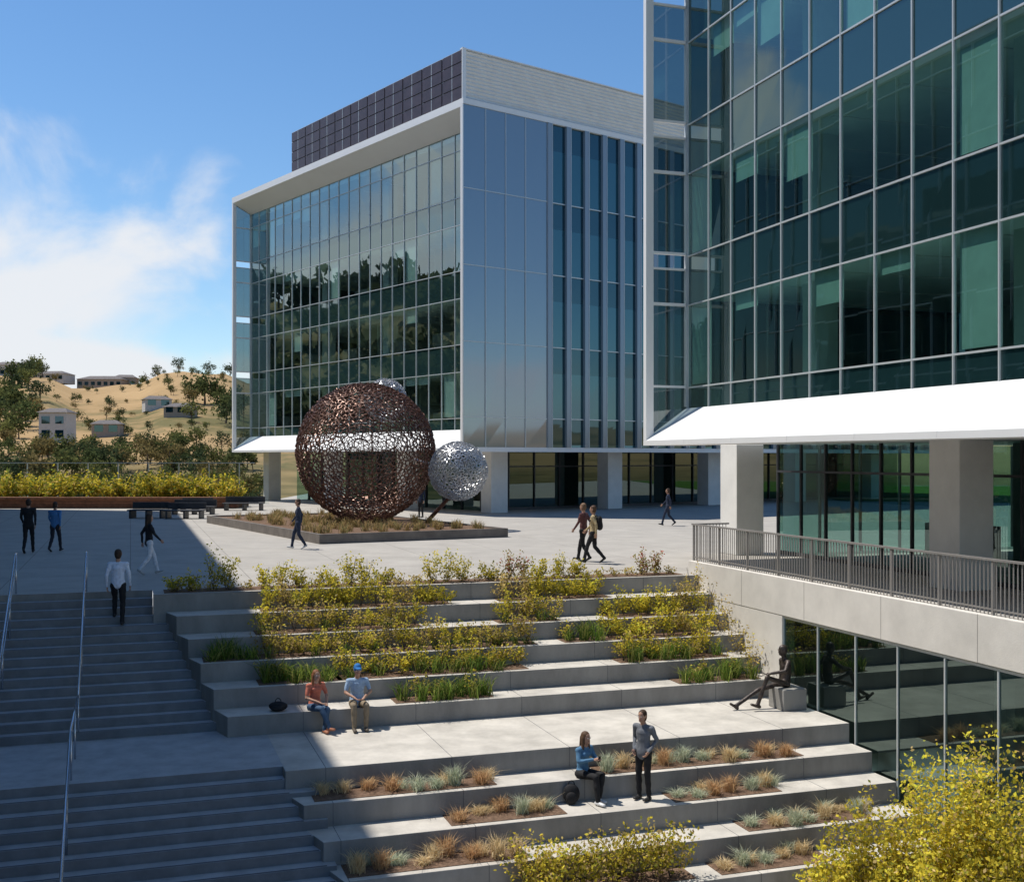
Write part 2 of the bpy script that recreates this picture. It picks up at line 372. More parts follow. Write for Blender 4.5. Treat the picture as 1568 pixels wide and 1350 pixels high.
def house(x, y, w, d, h, ang, wallc, name='hillside_house'):
    z = float(terrain_z(np.float64(x), np.float64(y))) - 1.0
    c, s = math.cos(math.radians(ang)), math.sin(math.radians(ang))
    fr = Fr((x, y), (c, s), (-s, c)); e = empty(name)
    w0 = MB(); w0.box(fr, -w / 2, w / 2, -d / 2, d / 2, z, z + h + 1, wallc); w0.obj('walls', e)
    r0 = MB(); P = fr.P; o_ = .4; zt = z + h + 1.02
    A_ = [P(-w / 2 - o_, -d / 2 - o_, zt), P(w / 2 + o_, -d / 2 - o_, zt), P(w / 2 + o_, d / 2 + o_, zt), P(-w / 2 - o_, d / 2 + o_, zt)]
    R1 = P(-w / 2 * .6, 0, zt + d * .16); R2 = P(w / 2 * .6, 0, zt + d * .16)
    r0.poly([A_[0], A_[1], R2, R1], 'hroof'); r0.poly([A_[2], A_[3], R1, R2], 'hroof'); r0.poly([A_[1], A_[2], R2], 'hroof'); r0.poly([A_[3], A_[0], R1], 'hroof'); r0.poly(A_[::-1], 'hroof')
    r0.obj('roof', e)
    w1 = MB(); nfl = max(1, int(h // 2.8))
    for f in range(nfl):
        k = max(2, int(w // 2.4))
        for i in range(k):
            s0 = -w / 2 + (i + .2) * w / k; w1.box(fr, s0, s0 + w / k * .6, -d / 2 - .05, -d / 2 + .05, z + 1.7 + f * 2.8, z + 3.2 + f * 2.8, 'dark')
    w1.obj('windows', e)
M['hroof'] = pmat('house_roof', (.14, .12, .11), .8, var=.2)
M['hw'] = pmat('house_wall_white', (.50, .48, .45), .8, var=.05)
M['ht'] = pmat('house_wall_tan', (.32, .27, .22), .8, var=.05)
def HP(th, r): return (-r * math.sin(math.radians(th)), r * math.cos(math.radians(th)))
for th, r_, w, d, h, c in [(21.6, 255, 5.5, 6, 5.8, 'hw'), (21.9, 500, 16, 9, 2.8, 'hw'), (19.6, 500, 18, 10, 3.2, 'ht'), (18.6, 505, 9, 9, 3.8, 'ht'), (17.2, 330, 7, 7, 2.3, 'hw'), (23.6, 460, 10, 9, 4, 'hw'), (16.1, 300, 6, 7, 2.0, 'ht'), (19.4, 270, 6, 6, 2.4, 'ht')]:
    x, y = HP(th, r_); house(x, y, w, d, h, rng.uniform(-15, 25), c)

# ------------------------------------------------------------------ terraces and stairs
rz = 2.5 / 6
def uleft(v): return .66 + (v + 28.4) * .275
lv = [('T1', -rz, -28.0, -27.2), ('T2', -2 * rz, -27.2, -26.4), ('T3', -3 * rz, -26.4, -25.6), ('T4', -4 * rz, -25.6, -24.8), ('T5', -5 * rz, -24.8, -24.0),
      ('T6', -2.5, -24.0, -21.1), ('T7', -2.5 - rz, -21.1, -20.3), ('T8', -2.5 - 2 * rz, -20.3, -19.5), ('T9', -2.5 - 3 * rz, -19.5, -18.7), ('T10', -2.5 - 4 * rz, -18.7, -17.9), ('T11', -2.5 - 5 * rz, -17.9, -17.1)]
LZ = {k: z for k, z, a_, b__ in lv}; LVB = {k: (a_, b__) for k, z, a_, b__ in lv}
ter = empty('terraced_seating')
mb = MB(); mj = MB()
ur = 14.65
P = UVF.P
for k, z, va, vb in [('T0', -0.004, -29.0, -28.0)] + lv:
    ul0, ul1 = uleft(va), uleft(vb)
    if k == 'T6': ul0 = ul1 = uleft(-21.1)
    if k == 'T0': ul0 = ul1 = .5; va = -28.3
    back = va - .05 if k != 'T0' else va
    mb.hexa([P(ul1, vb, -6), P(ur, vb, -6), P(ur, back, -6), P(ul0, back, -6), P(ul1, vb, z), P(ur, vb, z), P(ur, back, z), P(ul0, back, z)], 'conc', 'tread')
    u = 3.4
    while u < 14.4:
        mj.box(UVF, u, u + .010, va if k != 'T0' else -28.2, vb + .003, z - .38, z + .002, 'nose'); u += 2.4
mb.obj('steps', ter, bevel=.012); mj.obj('joints', ter)
st = empty('concrete_stairs'); mb = MB(); mn = MB()
uL = -3.8
def flight(v, z, n, tr=.31, ri=2.5 / 15):
    for i in range(1, n + 1):
        a0 = v + tr * (i - 1); a1 = v + tr * i; zz = z - ri * i; uR = .5 if a1 <= -27.95 else 3.3
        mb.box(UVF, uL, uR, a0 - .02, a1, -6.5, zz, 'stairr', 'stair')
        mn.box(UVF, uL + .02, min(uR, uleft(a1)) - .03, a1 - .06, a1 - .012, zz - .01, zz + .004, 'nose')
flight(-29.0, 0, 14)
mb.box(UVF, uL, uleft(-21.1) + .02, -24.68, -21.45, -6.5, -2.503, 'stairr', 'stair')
flight(-21.45, -2.503, 14)
mb.obj('treads', st); mn.obj('nosings', st)
mb = MB(); mb.poly([UV(uL, -17.2, -5), UV(22.5, -17.2, -5), UV(22.5, 6, -5), UV(uL, 6, -5)], 'stair'); mb.obj('courtyard_floor', recalc=False)
rw = empty('retaining_wall'); mb = MB()
mb.box(UVF, uL - .3, uL, -29.3, 6, -5.5, -.004, 'conc')
mb.box(UVF, -3.8, 23, 6.0, 6.3, -5.5, -.004, 'conc')
mb.box(UVF, uL, .5, -29.3, -29.003, -5.5, -.004, 'conc')
mb.obj('walls', rw)
mb = MB()
mb.box(UVF, 14.65, 15.05, -28.6, -5, -.55, .35, 'concl')
mb.box(UVF, 14.66, 15.0, -28.5, -23.8, -5.5, -.55, 'concl')
mb.box(UVF, 14.7, 15.0, -5, 6, -5.5, .35, 'concl')
mb.obj('curb_band', rw, bevel=.015)
mb = MB()
for v in np.arange(-25.7, -6, 2.84): mb.box(UVF, 14.647, 14.66, v, v + .010, -.54, .345, 'rail')
mb.obj('joints', rw)

# lower-level glass wall
lw_ = empty('courtyard_glass_wall'); g1 = MB(); g2 = MB(); g3 = MB()
vv = -23.8
while vv < -5.2:
    v2 = vv + 1.42; j = [random.uniform(-.003, .003) for _ in range(4)]
    g1.poly([UV(14.72 + j[0], vv, -5), UV(14.72 + j[1], v2, -5), UV(14.72 + j[2], v2, -.56), UV(14.72 + j[3], vv, -.56)], 'lowg')
    g2.box(UVF, 14.69, 14.75, vv - .018, vv + .018, -5, -.56, 'mull')
    vv = v2
for z in (-.59, -4.95): g2.box(UVF, 14.695, 14.745, -23.77, -5.0, z - .025, z + .025, 'mull')
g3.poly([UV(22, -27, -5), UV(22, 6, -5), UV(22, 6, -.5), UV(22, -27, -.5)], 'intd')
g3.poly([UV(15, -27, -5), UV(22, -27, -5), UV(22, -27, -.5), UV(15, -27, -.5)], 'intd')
g3.box(UVF, 17.5, 18.1, -20, -19.4, -5, -.6, 'int'); g3.box(UVF, 17.5, 18.1, -13, -12.4, -5, -.6, 'int')
g3.box(UVF, 15.1, 22, -27, 6, -.62, -.56, 'int')
for i in range(9): g3.box(UVF, 16 + (i % 3) * 1.9, 17 + (i % 3) * 1.9, -23 + i * 1.6, -22 + i * 1.6, -5, -4.2, 'desk')
g1.obj('panes', lw_, recalc=False); g2.obj('mullions', lw_); g3.obj('interior', lw_, recalc=False)

# railings
rl = empty('picket_railing'); mb = MB()
mb.box(UVF, 14.74, 14.82, -28.55, -5, 1.33, 1.37, 'rail'); mb.box(UVF, 14.76, 14.80, -28.55, -5, .44, .47, 'rail')
vv = -28.5
while vv < -5: mb.box(UVF, 14.77, 14.785, vv, vv + .022, .35, 1.33, 'rail'); vv += .105
for i in range(17): mb.box(UVF, 14.755, 14.805, -28.55 + i * 1.45, -28.50 + i * 1.45, .35, 1.335, 'rail')
mb.box(UVF, 14.74, 15.9, -28.60, -28.56, 1.33, 1.37, 'rail')
for i in range(11): mb.box(UVF, 14.80 + i * .1, 14.815 + i * .1, -28.59, -28.575, .0, 1.33, 'rail')
mb.obj('pickets', rl)

def handrail(u, name='stair_handrail'):
    e = empty(name); mb = MB()
    q = [(-29.25, .93), (-28.95, .93), (-24.6, -1.57), (-21.4, -1.57), (-17.1, -2.5 * 2 + .93 + .16)]
    for i in range(len(q) - 1): mb.tube(UV(u, q[i][0], q[i][1]), UV(u, q[i + 1][0], q[i + 1][1]), .024, 'steel')
    for i in range(len(q) - 1):
        if i != 2: mb.tube(UV(u, q[i][0], q[i][1] - .35), UV(u, q[i + 1][0], q[i + 1][1] - .35), .012, 'steel', 6)
    for v in (-29.2, -27.7, -26.2, -24.7):
        zt = .93 if v < -29 else .93 - (v + 28.95) * 2.5 / 4.35
        mb.tube(UV(u, v, zt - 1.1), UV(u, v, zt), .02, 'steel')
    for v in (-23.2, -21.7, -20.2, -18.7):
        zt = -1.57 - max(0, (v + 21.4)) * 2.34 / 4.3
        mb.tube(UV(u, v, zt - 1.1), UV(u, v, zt), .02, 'steel')
    mb.obj('tubes', e, smooth=True)
handrail(-1.0); handrail(-2.55)

# ------------------------------------------------------------------ facades
SP = [(4.75, 5.4)] + [(8.0 + 4.15 * k, 9.55 + 4.15 * k) for k in range(3)]
def facade(par, fr, L, vis, span, topz=22.6, pitch=1.38, blindp=.4, seed=1):
    rnd = random.Random(seed)
    w = MB(); P = fr.P
    w.hexa([P(0, 0, 3.57), P(L, 0, 3.57), P(L, 1.48, 3.57), P(0, 1.48, 3.57), P(0, 0, 3.72), P(L, 0, 3.72), P(L, 1.48, 4.75), P(0, 1.48, 4.75)], 'white')
    w.hexa([P(0, 0, topz - .42), P(L, 0, topz - .42), P(L, 1.48, 21.5), P(0, 1.48, 21.5), P(0, 0, topz), P(L, 0, topz), P(L, 1.48, topz), P(0, 1.48, topz)], 'white')
    for s in (.0, L - .2): w.box(fr, s, s + .2, .003, .26, 3.73, topz - .43, 'white')
    w.obj('white_frame', par)
    wj = MB()
    for i in range(1, int(L / 2.76)):
        s = i * 2.76; wj.hexa([P(s, -.003, 3.60), P(s + .014, -.003, 3.60), P(s + .014, 1.46, 4.60), P(s, 1.46, 4.60), P(s, -.003, 3.723), P(s + .014, -.003, 3.723), P(s + .014, 1.46, 4.738), P(s, 1.46, 4.738)], 'soff')
    wj.obj('sill_joints', par)
    g = MB()
    for s in (.06, L - .12):
        for z0, z1 in [(3.9, 5.4), (5.45, 8.0), (8.05, 9.1), (9.65, 12.15), (12.2, 13.25), (13.8, 16.3), (16.35, 17.4), (17.95, 20.4), (20.45, 22.1)]:
            g.poly([P(s, .27, z0), P(s, 1.47, z0), P(s, 1.47, z1), P(s, .27, z1)], 'wing')
    wb = MB()
    for s in (.04, L - .14):
        for z0, z1 in [(5.39, 5.46), (7.97, 8.06), (9.1, 9.16), (9.58, 9.66), (12.12, 12.21), (13.25, 13.31), (13.73, 13.81), (16.27, 16.36), (17.4, 17.46), (17.88, 17.96), (20.38, 20.46)]:
            wb.box(fr, s, s + .1, .265, 1.46, z0, z1, 'white')
        wb.box(fr, s, s + .1, 1.40, 1.47, 4.8, 21.5, 'mull')
    wb.obj('wing_bars', par)
    n = int(round((L - .15) / pitch)); xs = [.15 + i * (L - .3) / n for i in range(n + 1)]
    def row(z0, z1, m):
        for i in range(n):
            j = [rnd.uniform(-.004, .004) for _ in range(4)]
            g.poly([P(xs[i], 1.5 + j[0], z0), P(xs[i + 1], 1.5 + j[1], z0), P(xs[i + 1], 1.5 + j[2], z1), P(xs[i], 1.5 + j[3], z1)], m)
    visr = []
    for i, (a0, a1) in enumerate(SP):
        row(a0, a1, span); nx = SP[i + 1][0] if i + 1 < len(SP) else 20.5
        row(a1, nx, vis); visr.append((a1, nx))
    row(20.5, 21.5, vis)
    g.obj('glazing', par, recalc=False)
    mu = MB()
    for x in xs: mu.box(fr, x - .02, x + .02, 1.455, 1.53, 4.75, 21.5, 'mull')
    for z in [5.4, 8.0, 9.55, 12.15, 13.7, 16.3, 17.85, 20.5]: mu.box(fr, .15, L - .15, 1.46, 1.525, z - .022, z + .022, 'mull')
    mu.obj('mullions', par)
    it = MB(); D = 12
    it.box(fr, .3, L - .3, 1.62, D, 4.4, 5.25, 'ceil')
    for a0, a1 in SP[1:]: it.box(fr, .3, L - .3, 1.62, D, a0 + .15, a1 - .25, 'ceil')
    it.box(fr, .3, L - .3, 1.62, D, 21.2, 21.9, 'ceil')
    it.box(fr, .3, L - .3, D, D + .2, 4.4, 21.9, 'int')
    s = 4.3
    while s < L - 2:
        it.box(fr, s, s + .7, 3.0, 3.7, 5.25, 21.2, 'int'); s += 8.28
    for z0, z1 in visr:
        zf = z0 - .25; zc = z1 + .15
        s = 1.5
        while s < L - 3:
            wd = rnd.uniform(1, 2.6)
            if rnd.random() < .6: it.box(fr, s, s + wd, rnd.uniform(2.4, 4), 4.8, zf, zf + rnd.choice([.75, 1.1, 1.3]), 'desk')
            if rnd.random() < .3: it.box(fr, s, s + .15, 5, 9, zf, zc, 'int')
            s += wd + rnd.uniform(.6, 2)
        for q in range(int(L / 2.76)): it.box(fr, .9 + q * 2.76, 1.1 + q * 2.76, 2.5, 10, zc - .03, zc + .01, 'white')
        for i in range(n):
            if rnd.random() < blindp:
                ln = rnd.choice([.5, .9, 1.5, 2.5, 2.5])
                it.box(fr, xs[i] + .06, xs[i + 1] - .06, 1.60, 1.612, max(z0, z1 - ln), z1 + .1, 'blind')
    it.obj('interior', par, recalc=False)

LB = empty('office_building')
C = (-2.68, 62.0)
fA = Fr(C, (-.6076, .7943), (.7943, .6076)); LA_ = 30.1
facade(LB, fA, LA_, 'visA', 'spanA', seed=3, blindp=.3)
fB = Fr(C, (.7943, .6076), (-.6076, .7943)); LBn = 48.0
g = MB(); mu = MB()
zs = [3.76, 5.4, 9.5, 13.65, 17.8, 22.3]
ss = [1.52, 2.9, 4.3, 5.9]
for i in range(len(zs) - 1):
    sp = [0.02] + ss
    for k in range(len(sp) - 1):
        j = [random.uniform(-.006, .006) for _ in range(4)]
        g.poly([fB.P(sp[k], j[0] - .02, zs[i]), fB.P(sp[k + 1], j[1] - .02, zs[i]), fB.P(sp[k + 1], j[2] - .02, zs[i + 1]), fB.P(sp[k], j[3] - .02, zs[i + 1])], 'frit')
s = 5.9
while s < LBn - 1:
    for i in range(len(zs) - 1):
        j = [random.uniform(-.004, .004) for _ in range(4)]
        zm = zs[i + 1] - 1.5
        for za, zb, mm in ((zs[i], zm, 'vis2'), (zm, zs[i + 1], 'dark')):
            g.poly([fB.P(s, j[0] + .1, za), fB.P(s + 1.4, j[1] + .1, za), fB.P(s + 1.4, j[2] + .1, zb), fB.P(s, j[3] + .1, zb)], mm)
    mu.box(fB, s - .01, s + .30, -.10, .09, 3.76, 22.3, 'fin'); mu.box(fB, s + .3, s + .33, -.12, .09, 3.77, 22.29, 'mull')
    s += 1.4
for x in [0.02] + ss: mu.box(fB, x - .02, x + .02, -.06, .0, 3.76, 22.3, 'mull')
for z in zs[1:-1]:
    mu.box(fB, 0, 5.9, -.05, .0, z - .022, z + .022, 'mull')
    mu.box(fB, 5.9, LBn, .02, .095, z - .03, z + .03, 'mull')
g.obj('side_glazing', LB, recalc=False); mu.obj('side_mullions', LB)
w = MB()
w.box(fB, -.002, LBn, -.06, .2, 3.5, 3.755, 'white'); w.box(fB, -.002, LBn, -.08, .3, 22.31, 22.61, 'white')
w.obj('side_bands', LB)
b = MB()
b.box(fB, 1.6, LBn, .3, LA_ - .25, 3.62, 4.3, 'soff')
b.box(fB, 1.5, LBn, .35, LA_ - .3, 22.0, 22.5, 'soff')
b.poly([fB.P(LBn, .1, 3.6), fB.P(LBn, LA_, 3.6), fB.P(LBn, LA_, 22.4), fB.P(LBn, .1, 22.4)], 'frit')
b.poly([fB.P(1.5, LA_ - .05, 3.6), fB.P(LBn, LA_ - .05, 3.6), fB.P(LBn, LA_ - .05, 22.4), fB.P(1.5, LA_ - .05, 22.4)], 'frit')
b.box(fB, .05, 4, .3, LA_ - .3, 3.6, 3.64, 'soff')
b.obj('shell', LB, recalc=False)
pc = MB()
zb = 22.62; n_ = 13
for i in range(n_):
    z0 = zb + i * 2.68 / n_; z1 = zb + (i + 1) * 2.68 / n_; zm = z0 + (z1 - z0) * .5
    pc.poly([fB.P(.1, .18, z0), fB.P(LBn - 1, .18, z0), fB.P(LBn - 1, .08, zm), fB.P(.1, .08, zm)], 'corr')
    pc.poly([fB.P(.1, .08, zm), fB.P(LBn - 1, .08, zm), fB.P(LBn - 1, .18, z1), fB.P(.1, .18, z1)], 'corr')
pc.box(fB, .05, LBn - 1, .05, .3, 25.3, 25.36, 'white')
pc.box(fB, .25, LBn - 1, .3, 20.4, 22.62, 25.28, 'corr')
pc.obj('penthouse_screen', LB, recalc=False)
pv = MB()
nc = 10; cw = 20.4 / nc
for i in range(nc):
    for k in range(4):
        z0 = 22.66 + k * .665
        pv.box(fA, .08 + i * cw, (i + 1) * cw - .02, .06, .12, z0, z0 + .61, 'solar')
        pv.box(fA, .06 + i * cw + cw * .49, .06 + i * cw + cw * .51, .05, .0599, z0, z0 + .61, 'mull')
pv.box(fA, .02, 20.5, .13, .22, 22.62, 25.33, 'mull')
pv.box(fA, .0, .06, .0, .25, 22.62, 25.36, 'white')
pv.obj('solar_panels', LB)
cb = MB()
for s in (4, 13, 22, 31, 40): cb.box(fB, s - .6, s + .6, 2.0, 3.0, 0, 3.62, 'col')
for s in (9.5, 19, 28.5): cb.box(fA, s - .45, s + .45, 2.0, 3.0, 0, 3.62, 'col')
cb.obj('columns', LB, bevel=.02)
sf = MB(); sm = MB()
s = 4.6
while s < LBn - 3:
    j = [random.uniform(-.004, .004) for _ in range(2)]
    sf.poly([fB.P(s, 4.6 + j[0], 0), fB.P(s + 2, 4.6 + j[1], 0), fB.P(s + 2, 4.6 + j[1], 3.6), fB.P(s, 4.6 + j[0], 3.6)], 'lowg')
    sm.box(fB, s - .03, s + .03, 4.5, 4.7, 0, 3.61, 'bench'); s += 2
s = 4.6
while s < LA_ - 3:
    sf.poly([fA.P(s, 4.6, 0), fA.P(s + 2, 4.6, 0), fA.P(s + 2, 4.6, 3.6), fA.P(s, 4.6, 3.6)], 'vis')
    sm.box(fA, s - .03, s + .03, 4.5, 4.7, 0, 3.61, 'bench'); s += 2
sm.box(fB, 4.6, LBn - 3, 4.52, 4.68, 0, .15, 'bench'); sm.box(fB, 4.6, LBn - 3, 4.54, 4.66, 2.6, 2.68, 'bench')
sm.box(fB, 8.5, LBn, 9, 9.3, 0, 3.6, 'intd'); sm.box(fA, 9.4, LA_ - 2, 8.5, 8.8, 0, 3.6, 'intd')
sf.obj('storefront_glass', LB, recalc=False); sm.obj('storefront_frames', LB)

RB = empty('glass_office_building')
E = (4.12, 36.0); fR = Fr(E, (.3154, -.949), (.949, .3154)); LR = 27.75
facade(RB, fR, LR, 'vis', 'span', seed=11, blindp=.40)
b = MB()
b.box(fR, .05, LR, 1.5, 26, 3.62, 4.35, 'soff')
b.box(fR, .05, LR, 1.6, 26, 22.0, 22.5, 'soff')
for zz0, zz1, mm in [(4.36, 5.4, 'dark'), (5.4, 8, 'vis2'), (8, 9.55, 'dark'), (9.55, 12.15, 'vis2'), (12.15, 13.7, 'dark'), (13.7, 16.3, 'vis2'), (16.3, 17.85, 'dark'), (17.85, 22, 'vis2')]:
    for i in range(17): b.poly([fR.P(.03, 1.6 + i * 1.4, zz0), fR.P(.03, 3 + i * 1.4, zz0), fR.P(.03, 3 + i * 1.4, zz1), fR.P(.03, 1.6 + i * 1.4, zz1)], mm)
for i in range(18): b.box(fR, -.02, .05, 1.57 + i * 1.4, 1.63 + i * 1.4, 4.3, 22, 'mull')
b.obj('shell', RB, recalc=False)
cb = MB()
for s in (-.9, 9.7, 20.8): cb.box(fR, s - .55, s + .55, 3.5, 4.5, 0, 3.62, 'col')
cb.obj('columns', RB, bevel=.02)
sf = MB(); sm = MB()
s = -.6
while s < 24:
    sf.poly([fR.P(s, 5.2, 0), fR.P(s + 1.38, 5.2, 0), fR.P(s + 1.38, 5.2, 3.6), fR.P(s, 5.2, 3.6)], 'vis'); sm.box(fR, s - .03, s + .03, 5.15, 5.25, 0, 3.61, 'bench'); s += 1.38
s = 5.2
while s < 22:
    sf.poly([fR.P(-.6, s, 0), fR.P(-.6, s + 1.6, 0), fR.P(-.6, s + 1.6, 3.6), fR.P(-.6, s, 3.6)], 'vis'); sm.box(fR, -.65, -.55, s - .03, s + .03, 0, 3.61, 'bench'); s += 1.6
sm.box(fR, -.6, 24, 5.12, 5.28, 0, .12, 'bench'); sm.box(fR, -.6, 24, 5.14, 5.26, 2.7, 2.77, 'bench')
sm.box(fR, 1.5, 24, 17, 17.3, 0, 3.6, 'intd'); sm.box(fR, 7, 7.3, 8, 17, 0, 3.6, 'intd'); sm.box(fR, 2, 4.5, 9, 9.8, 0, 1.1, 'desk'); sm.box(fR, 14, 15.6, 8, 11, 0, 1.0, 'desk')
for q in range(5): sm.sphere(fR.P(10.9 + q * 1.1, 7, 2.35), .17, 'lampg', 8, (1, 1, 1.3)); sm.tube(fR.P(10.9 + q * 1.1, 7, 2.5), fR.P(10.9 + q * 1.1, 7, 3.6), .012, 'bench', 5)
sf.obj('storefront_glass', RB, recalc=False); sm.obj('storefront_frames', RB)

NB = empty('neighbouring_office_building'); b = MB(); hN = 25.6
fN = Fr(UV(-8.5, -78)[:2], (.3154, -.949), (-.949, -.3154)); LN = 74
b.box(fN, 0, LN, .1, 22, 0, hN - .02, 'span2'); b.box(fN, -.05, LN + .05, -.15, 22.1, hN - .5, hN, 'white')
for z in np.arange(3.5, 25, 4.15): b.box(fN, 0, LN, -.03, .12, z, z + .08, 'mull')
for i in range(int(LN / 2.8)): b.box(fN, i * 2.8, i * 2.8 + .05, -.04, .12, 3.4, hN - .5, 'mull')
b.obj('body', NB)

# ------------------------------------------------------------------ woven sphere sculpture
def net(mbx, c, R, n, wid, dep, m, jit=.02):
    i = np.arange(n) + .5; ph = np.arccos(1 - 2 * i / n); th = math.pi * (1 + 5 ** .5) * i
    p = np.stack([np.cos(th) * np.sin(ph), np.sin(th) * np.sin(ph), np.cos(ph)], 1)
    p += rng.normal(0, .55 / math.sqrt(n), p.shape); p /= np.linalg.norm(p, axis=1, keepdims=True)
    bm = bmesh.new(); vs = [bm.verts.new(q) for q in p]; bmesh.ops.convex_hull(bm, input=vs)
    bm.faces.ensure_lookup_table(); bm.faces.index_update()
    cen = [f.calc_center_median().normalized() for f in bm.faces]
    ro = [R * (1 + random.uniform(-jit, jit)) for _ in cen]; cc = Vector(c); k = mbx.mi(m)
    for e in bm.edges:
        if len(e.link_faces) != 2: continue
        a_, b_ = e.link_faces[0].index, e.link_faces[1].index
        p0 = cen[a_] * ro[a_]; p1 = cen[b_] * ro[b_]; d = (p1 - p0)
        if d.length < 1e-4: continue
        d.normalize(); up = ((p0 + p1) * .5).normalized(); sd = d.cross(up).normalized(); up = sd.cross(d)
        w_ = wid * random.uniform(.6, 1.3); o = []
        for q in (p0 - d * wid * .4, p1 + d * wid * .4):
            for sx, sy in ((-1, -1), (1, -1), (1, 1), (-1, 1)): o.append(cc + q + sd * sx * w_ / 2 + up * sy * dep / 2)
        b0 = len(mbx.V); mbx.V += [tuple(v) for v in o]
        for f in ((0, 1, 5, 4), (1, 2, 6, 5), (2, 3, 7, 6), (3, 0, 4, 7)): mbx.F.append(tuple(b0 + t for t in f)); mbx.I.append(k)
    bm.free()
SCP = empty('woven_sphere_sculpture')
mb = MB(); net(mb, (-6.5, 51, 3.42), 3.05, 2900, .026, .045, 'rust', .015); net(mb, (-6.5, 51, 3.42), 2.99, 420, .035, .03, 'rust'); mb.obj('large_sphere', SCP)
mb = MB(); net(mb, (-2.35, 50.2, 2.6), 1.28, 1000, .018, .03, 'silver'); net(mb, (-2.35, 50.2, 2.6), 1.24, 300, .018, .03, 'silver'); mb.obj('silver_sphere', SCP)
mb = MB(); net(mb, (-5.85, 53, 5.85), .98, 600, .02, .03, 'silver'); mb.obj('silver_sphere_upper', SCP)
mb = MB(); mb.tube((-3.9, 50.6, 0.2), (-2.7, 50.3, 1.5), .09, 'rust'); mb.tube((-4.3, 50.6, 3.1), (-3.4, 50.3, 2.85), .06, 'silver'); mb.tube((-6.0, 52.6, 4.8), (-5.9, 53, 5.1), .06, 'silver')
mb.tube((-5.9, 48.4, 1.8), (-5.9, 48.35, 4.3), .035, 'rust')
for a_ in range(8):
    t = a_ * math.pi / 4; mb.tube((-6.5 + 1.1 * math.cos(t), 51 + 1.1 * math.sin(t), .1), (-6.5 + .8 * math.cos(t), 51 + .8 * math.sin(t), .55), .05, 'rust')
mb.obj('supports', SCP)
PL = empty('sculpture_planter')
c0 = Vector((-7.1, 42.3, 0)); cl = Vector((-14.9, 56, 0)); cr = Vector((-.16, 46, 0))
lv1 = (cl - c0); l1 = lv1.length; lv2 = (cr - c0); l2 = lv2.length
fP = Fr(c0, (lv1.x / l1, lv1.y / l1), (lv2.x / l2, lv2.y / l2))
mb = MB()
mb.box(fP, 0, l1, 0, .14, -.05, .36, 'kerb'); mb.box(fP, 0, .14, .14, l2 - .14, -.05, .36, 'kerb'); mb.box(fP, 0, l1, l2 - .14, l2, -.05, .36, 'kerb'); mb.box(fP, l1 - .14, l1, .14, l2 - .14, -.05, .36, 'kerb')
mb.obj('kerb', PL); mb = MB(); mb.box(fP, .12, l1 - .12, .12, l2 - .12, 0, .30, 'mulch'); mb.obj('soil', PL)
B = []
for i in range(110):
    s_, r_ = rng.uniform(.5, l1 - .5), rng.uniform(.5, l2 - .5); p0 = fP.P(s_, r_, .30)
    B.append(np.array(p0) + np.concatenate([rng.normal(0, .08, (45, 2)), np.zeros((45, 1))], 1))
B = np.concatenate(B); n = len(B)
bladeobj('dry_grass', B, rng.uniform(.15, .45, n), np.full(n, .025), rng.normal(0, .13, (n, 2)), colvar(n, [(.50, .36, .18), (.38, .27, .12), (.26, .24, .10)]), PL)

# ------------------------------------------------------------------ planting beds
beds = [
    ('T1', 2.9, 7.5, 'yel'), ('T1', 8.8, 11.8, 'yel'), ('T2', 2.7, 6.6, 'tan'), ('T2', 8.5, 10.1, 'tan'), ('T2', 11.4, 14.2, 'yel'),
    ('T3', 1.5, 2.7, 'grn'), ('T3', 2.7, 9.2, 'tan'), ('T3', 9.9, 11.0, 'grn'), ('T3', 11.0, 14.0, 'yel'),
    ('T4', 2.6, 4.4, 'grn'), ('T4', 4.3, 8.7, 'mix'), ('T4', 11.0, 13.9, 'mix'), ('T5', 5.4, 7.6, 'grn'), ('T5', 12.15, 14.3, 'grn'),
    ('T7', 3.1, 6.5, 'tuft'), ('T7', 8.6, 13.1, 'tuft'), ('T8', 5.4, 7.6, 'tuft'), ('T8', 9.8, 12.1, 'tuft'), ('T9', 3.4, 6.6, 'tuft'), ('T9', 10.9, 13.6, 'tuft'), ('T10', 9.9, 12.2, 'tuft'), ('T10', 6.2, 9.4, 'tall')]
mb = MB()
for k, u0, u1, kind in beds:
    va, vb = LVB[k]; mb.box(UVF, u0, u1, va + .02, vb - .14, LZ[k] - .1, LZ[k] + .012, 'mulch')
mb.box(UVF, .75, 14.3, -28.95, -28.2, -.1, .012, 'mulch')
mb.obj('planting_beds')
LC = []; LS = []; LK = []; BB = []; BH = []; BWd = []; BL = []; BK = []; TB = []; TH_ = []; TW = []; TL = []; TK = []
stemM = MB(); stemM.mi('bark')
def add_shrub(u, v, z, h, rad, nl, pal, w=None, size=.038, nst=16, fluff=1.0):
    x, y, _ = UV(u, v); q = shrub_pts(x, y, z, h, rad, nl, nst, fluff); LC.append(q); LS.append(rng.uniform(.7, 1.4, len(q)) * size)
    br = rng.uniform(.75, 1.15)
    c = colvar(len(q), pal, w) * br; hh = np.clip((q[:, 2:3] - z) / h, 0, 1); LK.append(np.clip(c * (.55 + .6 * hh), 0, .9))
    for i in range(6):
        aa = rng.uniform(0, 6.28); stemM.tube((x, y, z - .02), (x + rad * .6 * math.cos(aa), y + rad * .6 * math.sin(aa), z + h * .8), .005 + h * .003, 'bark', 4, .002)
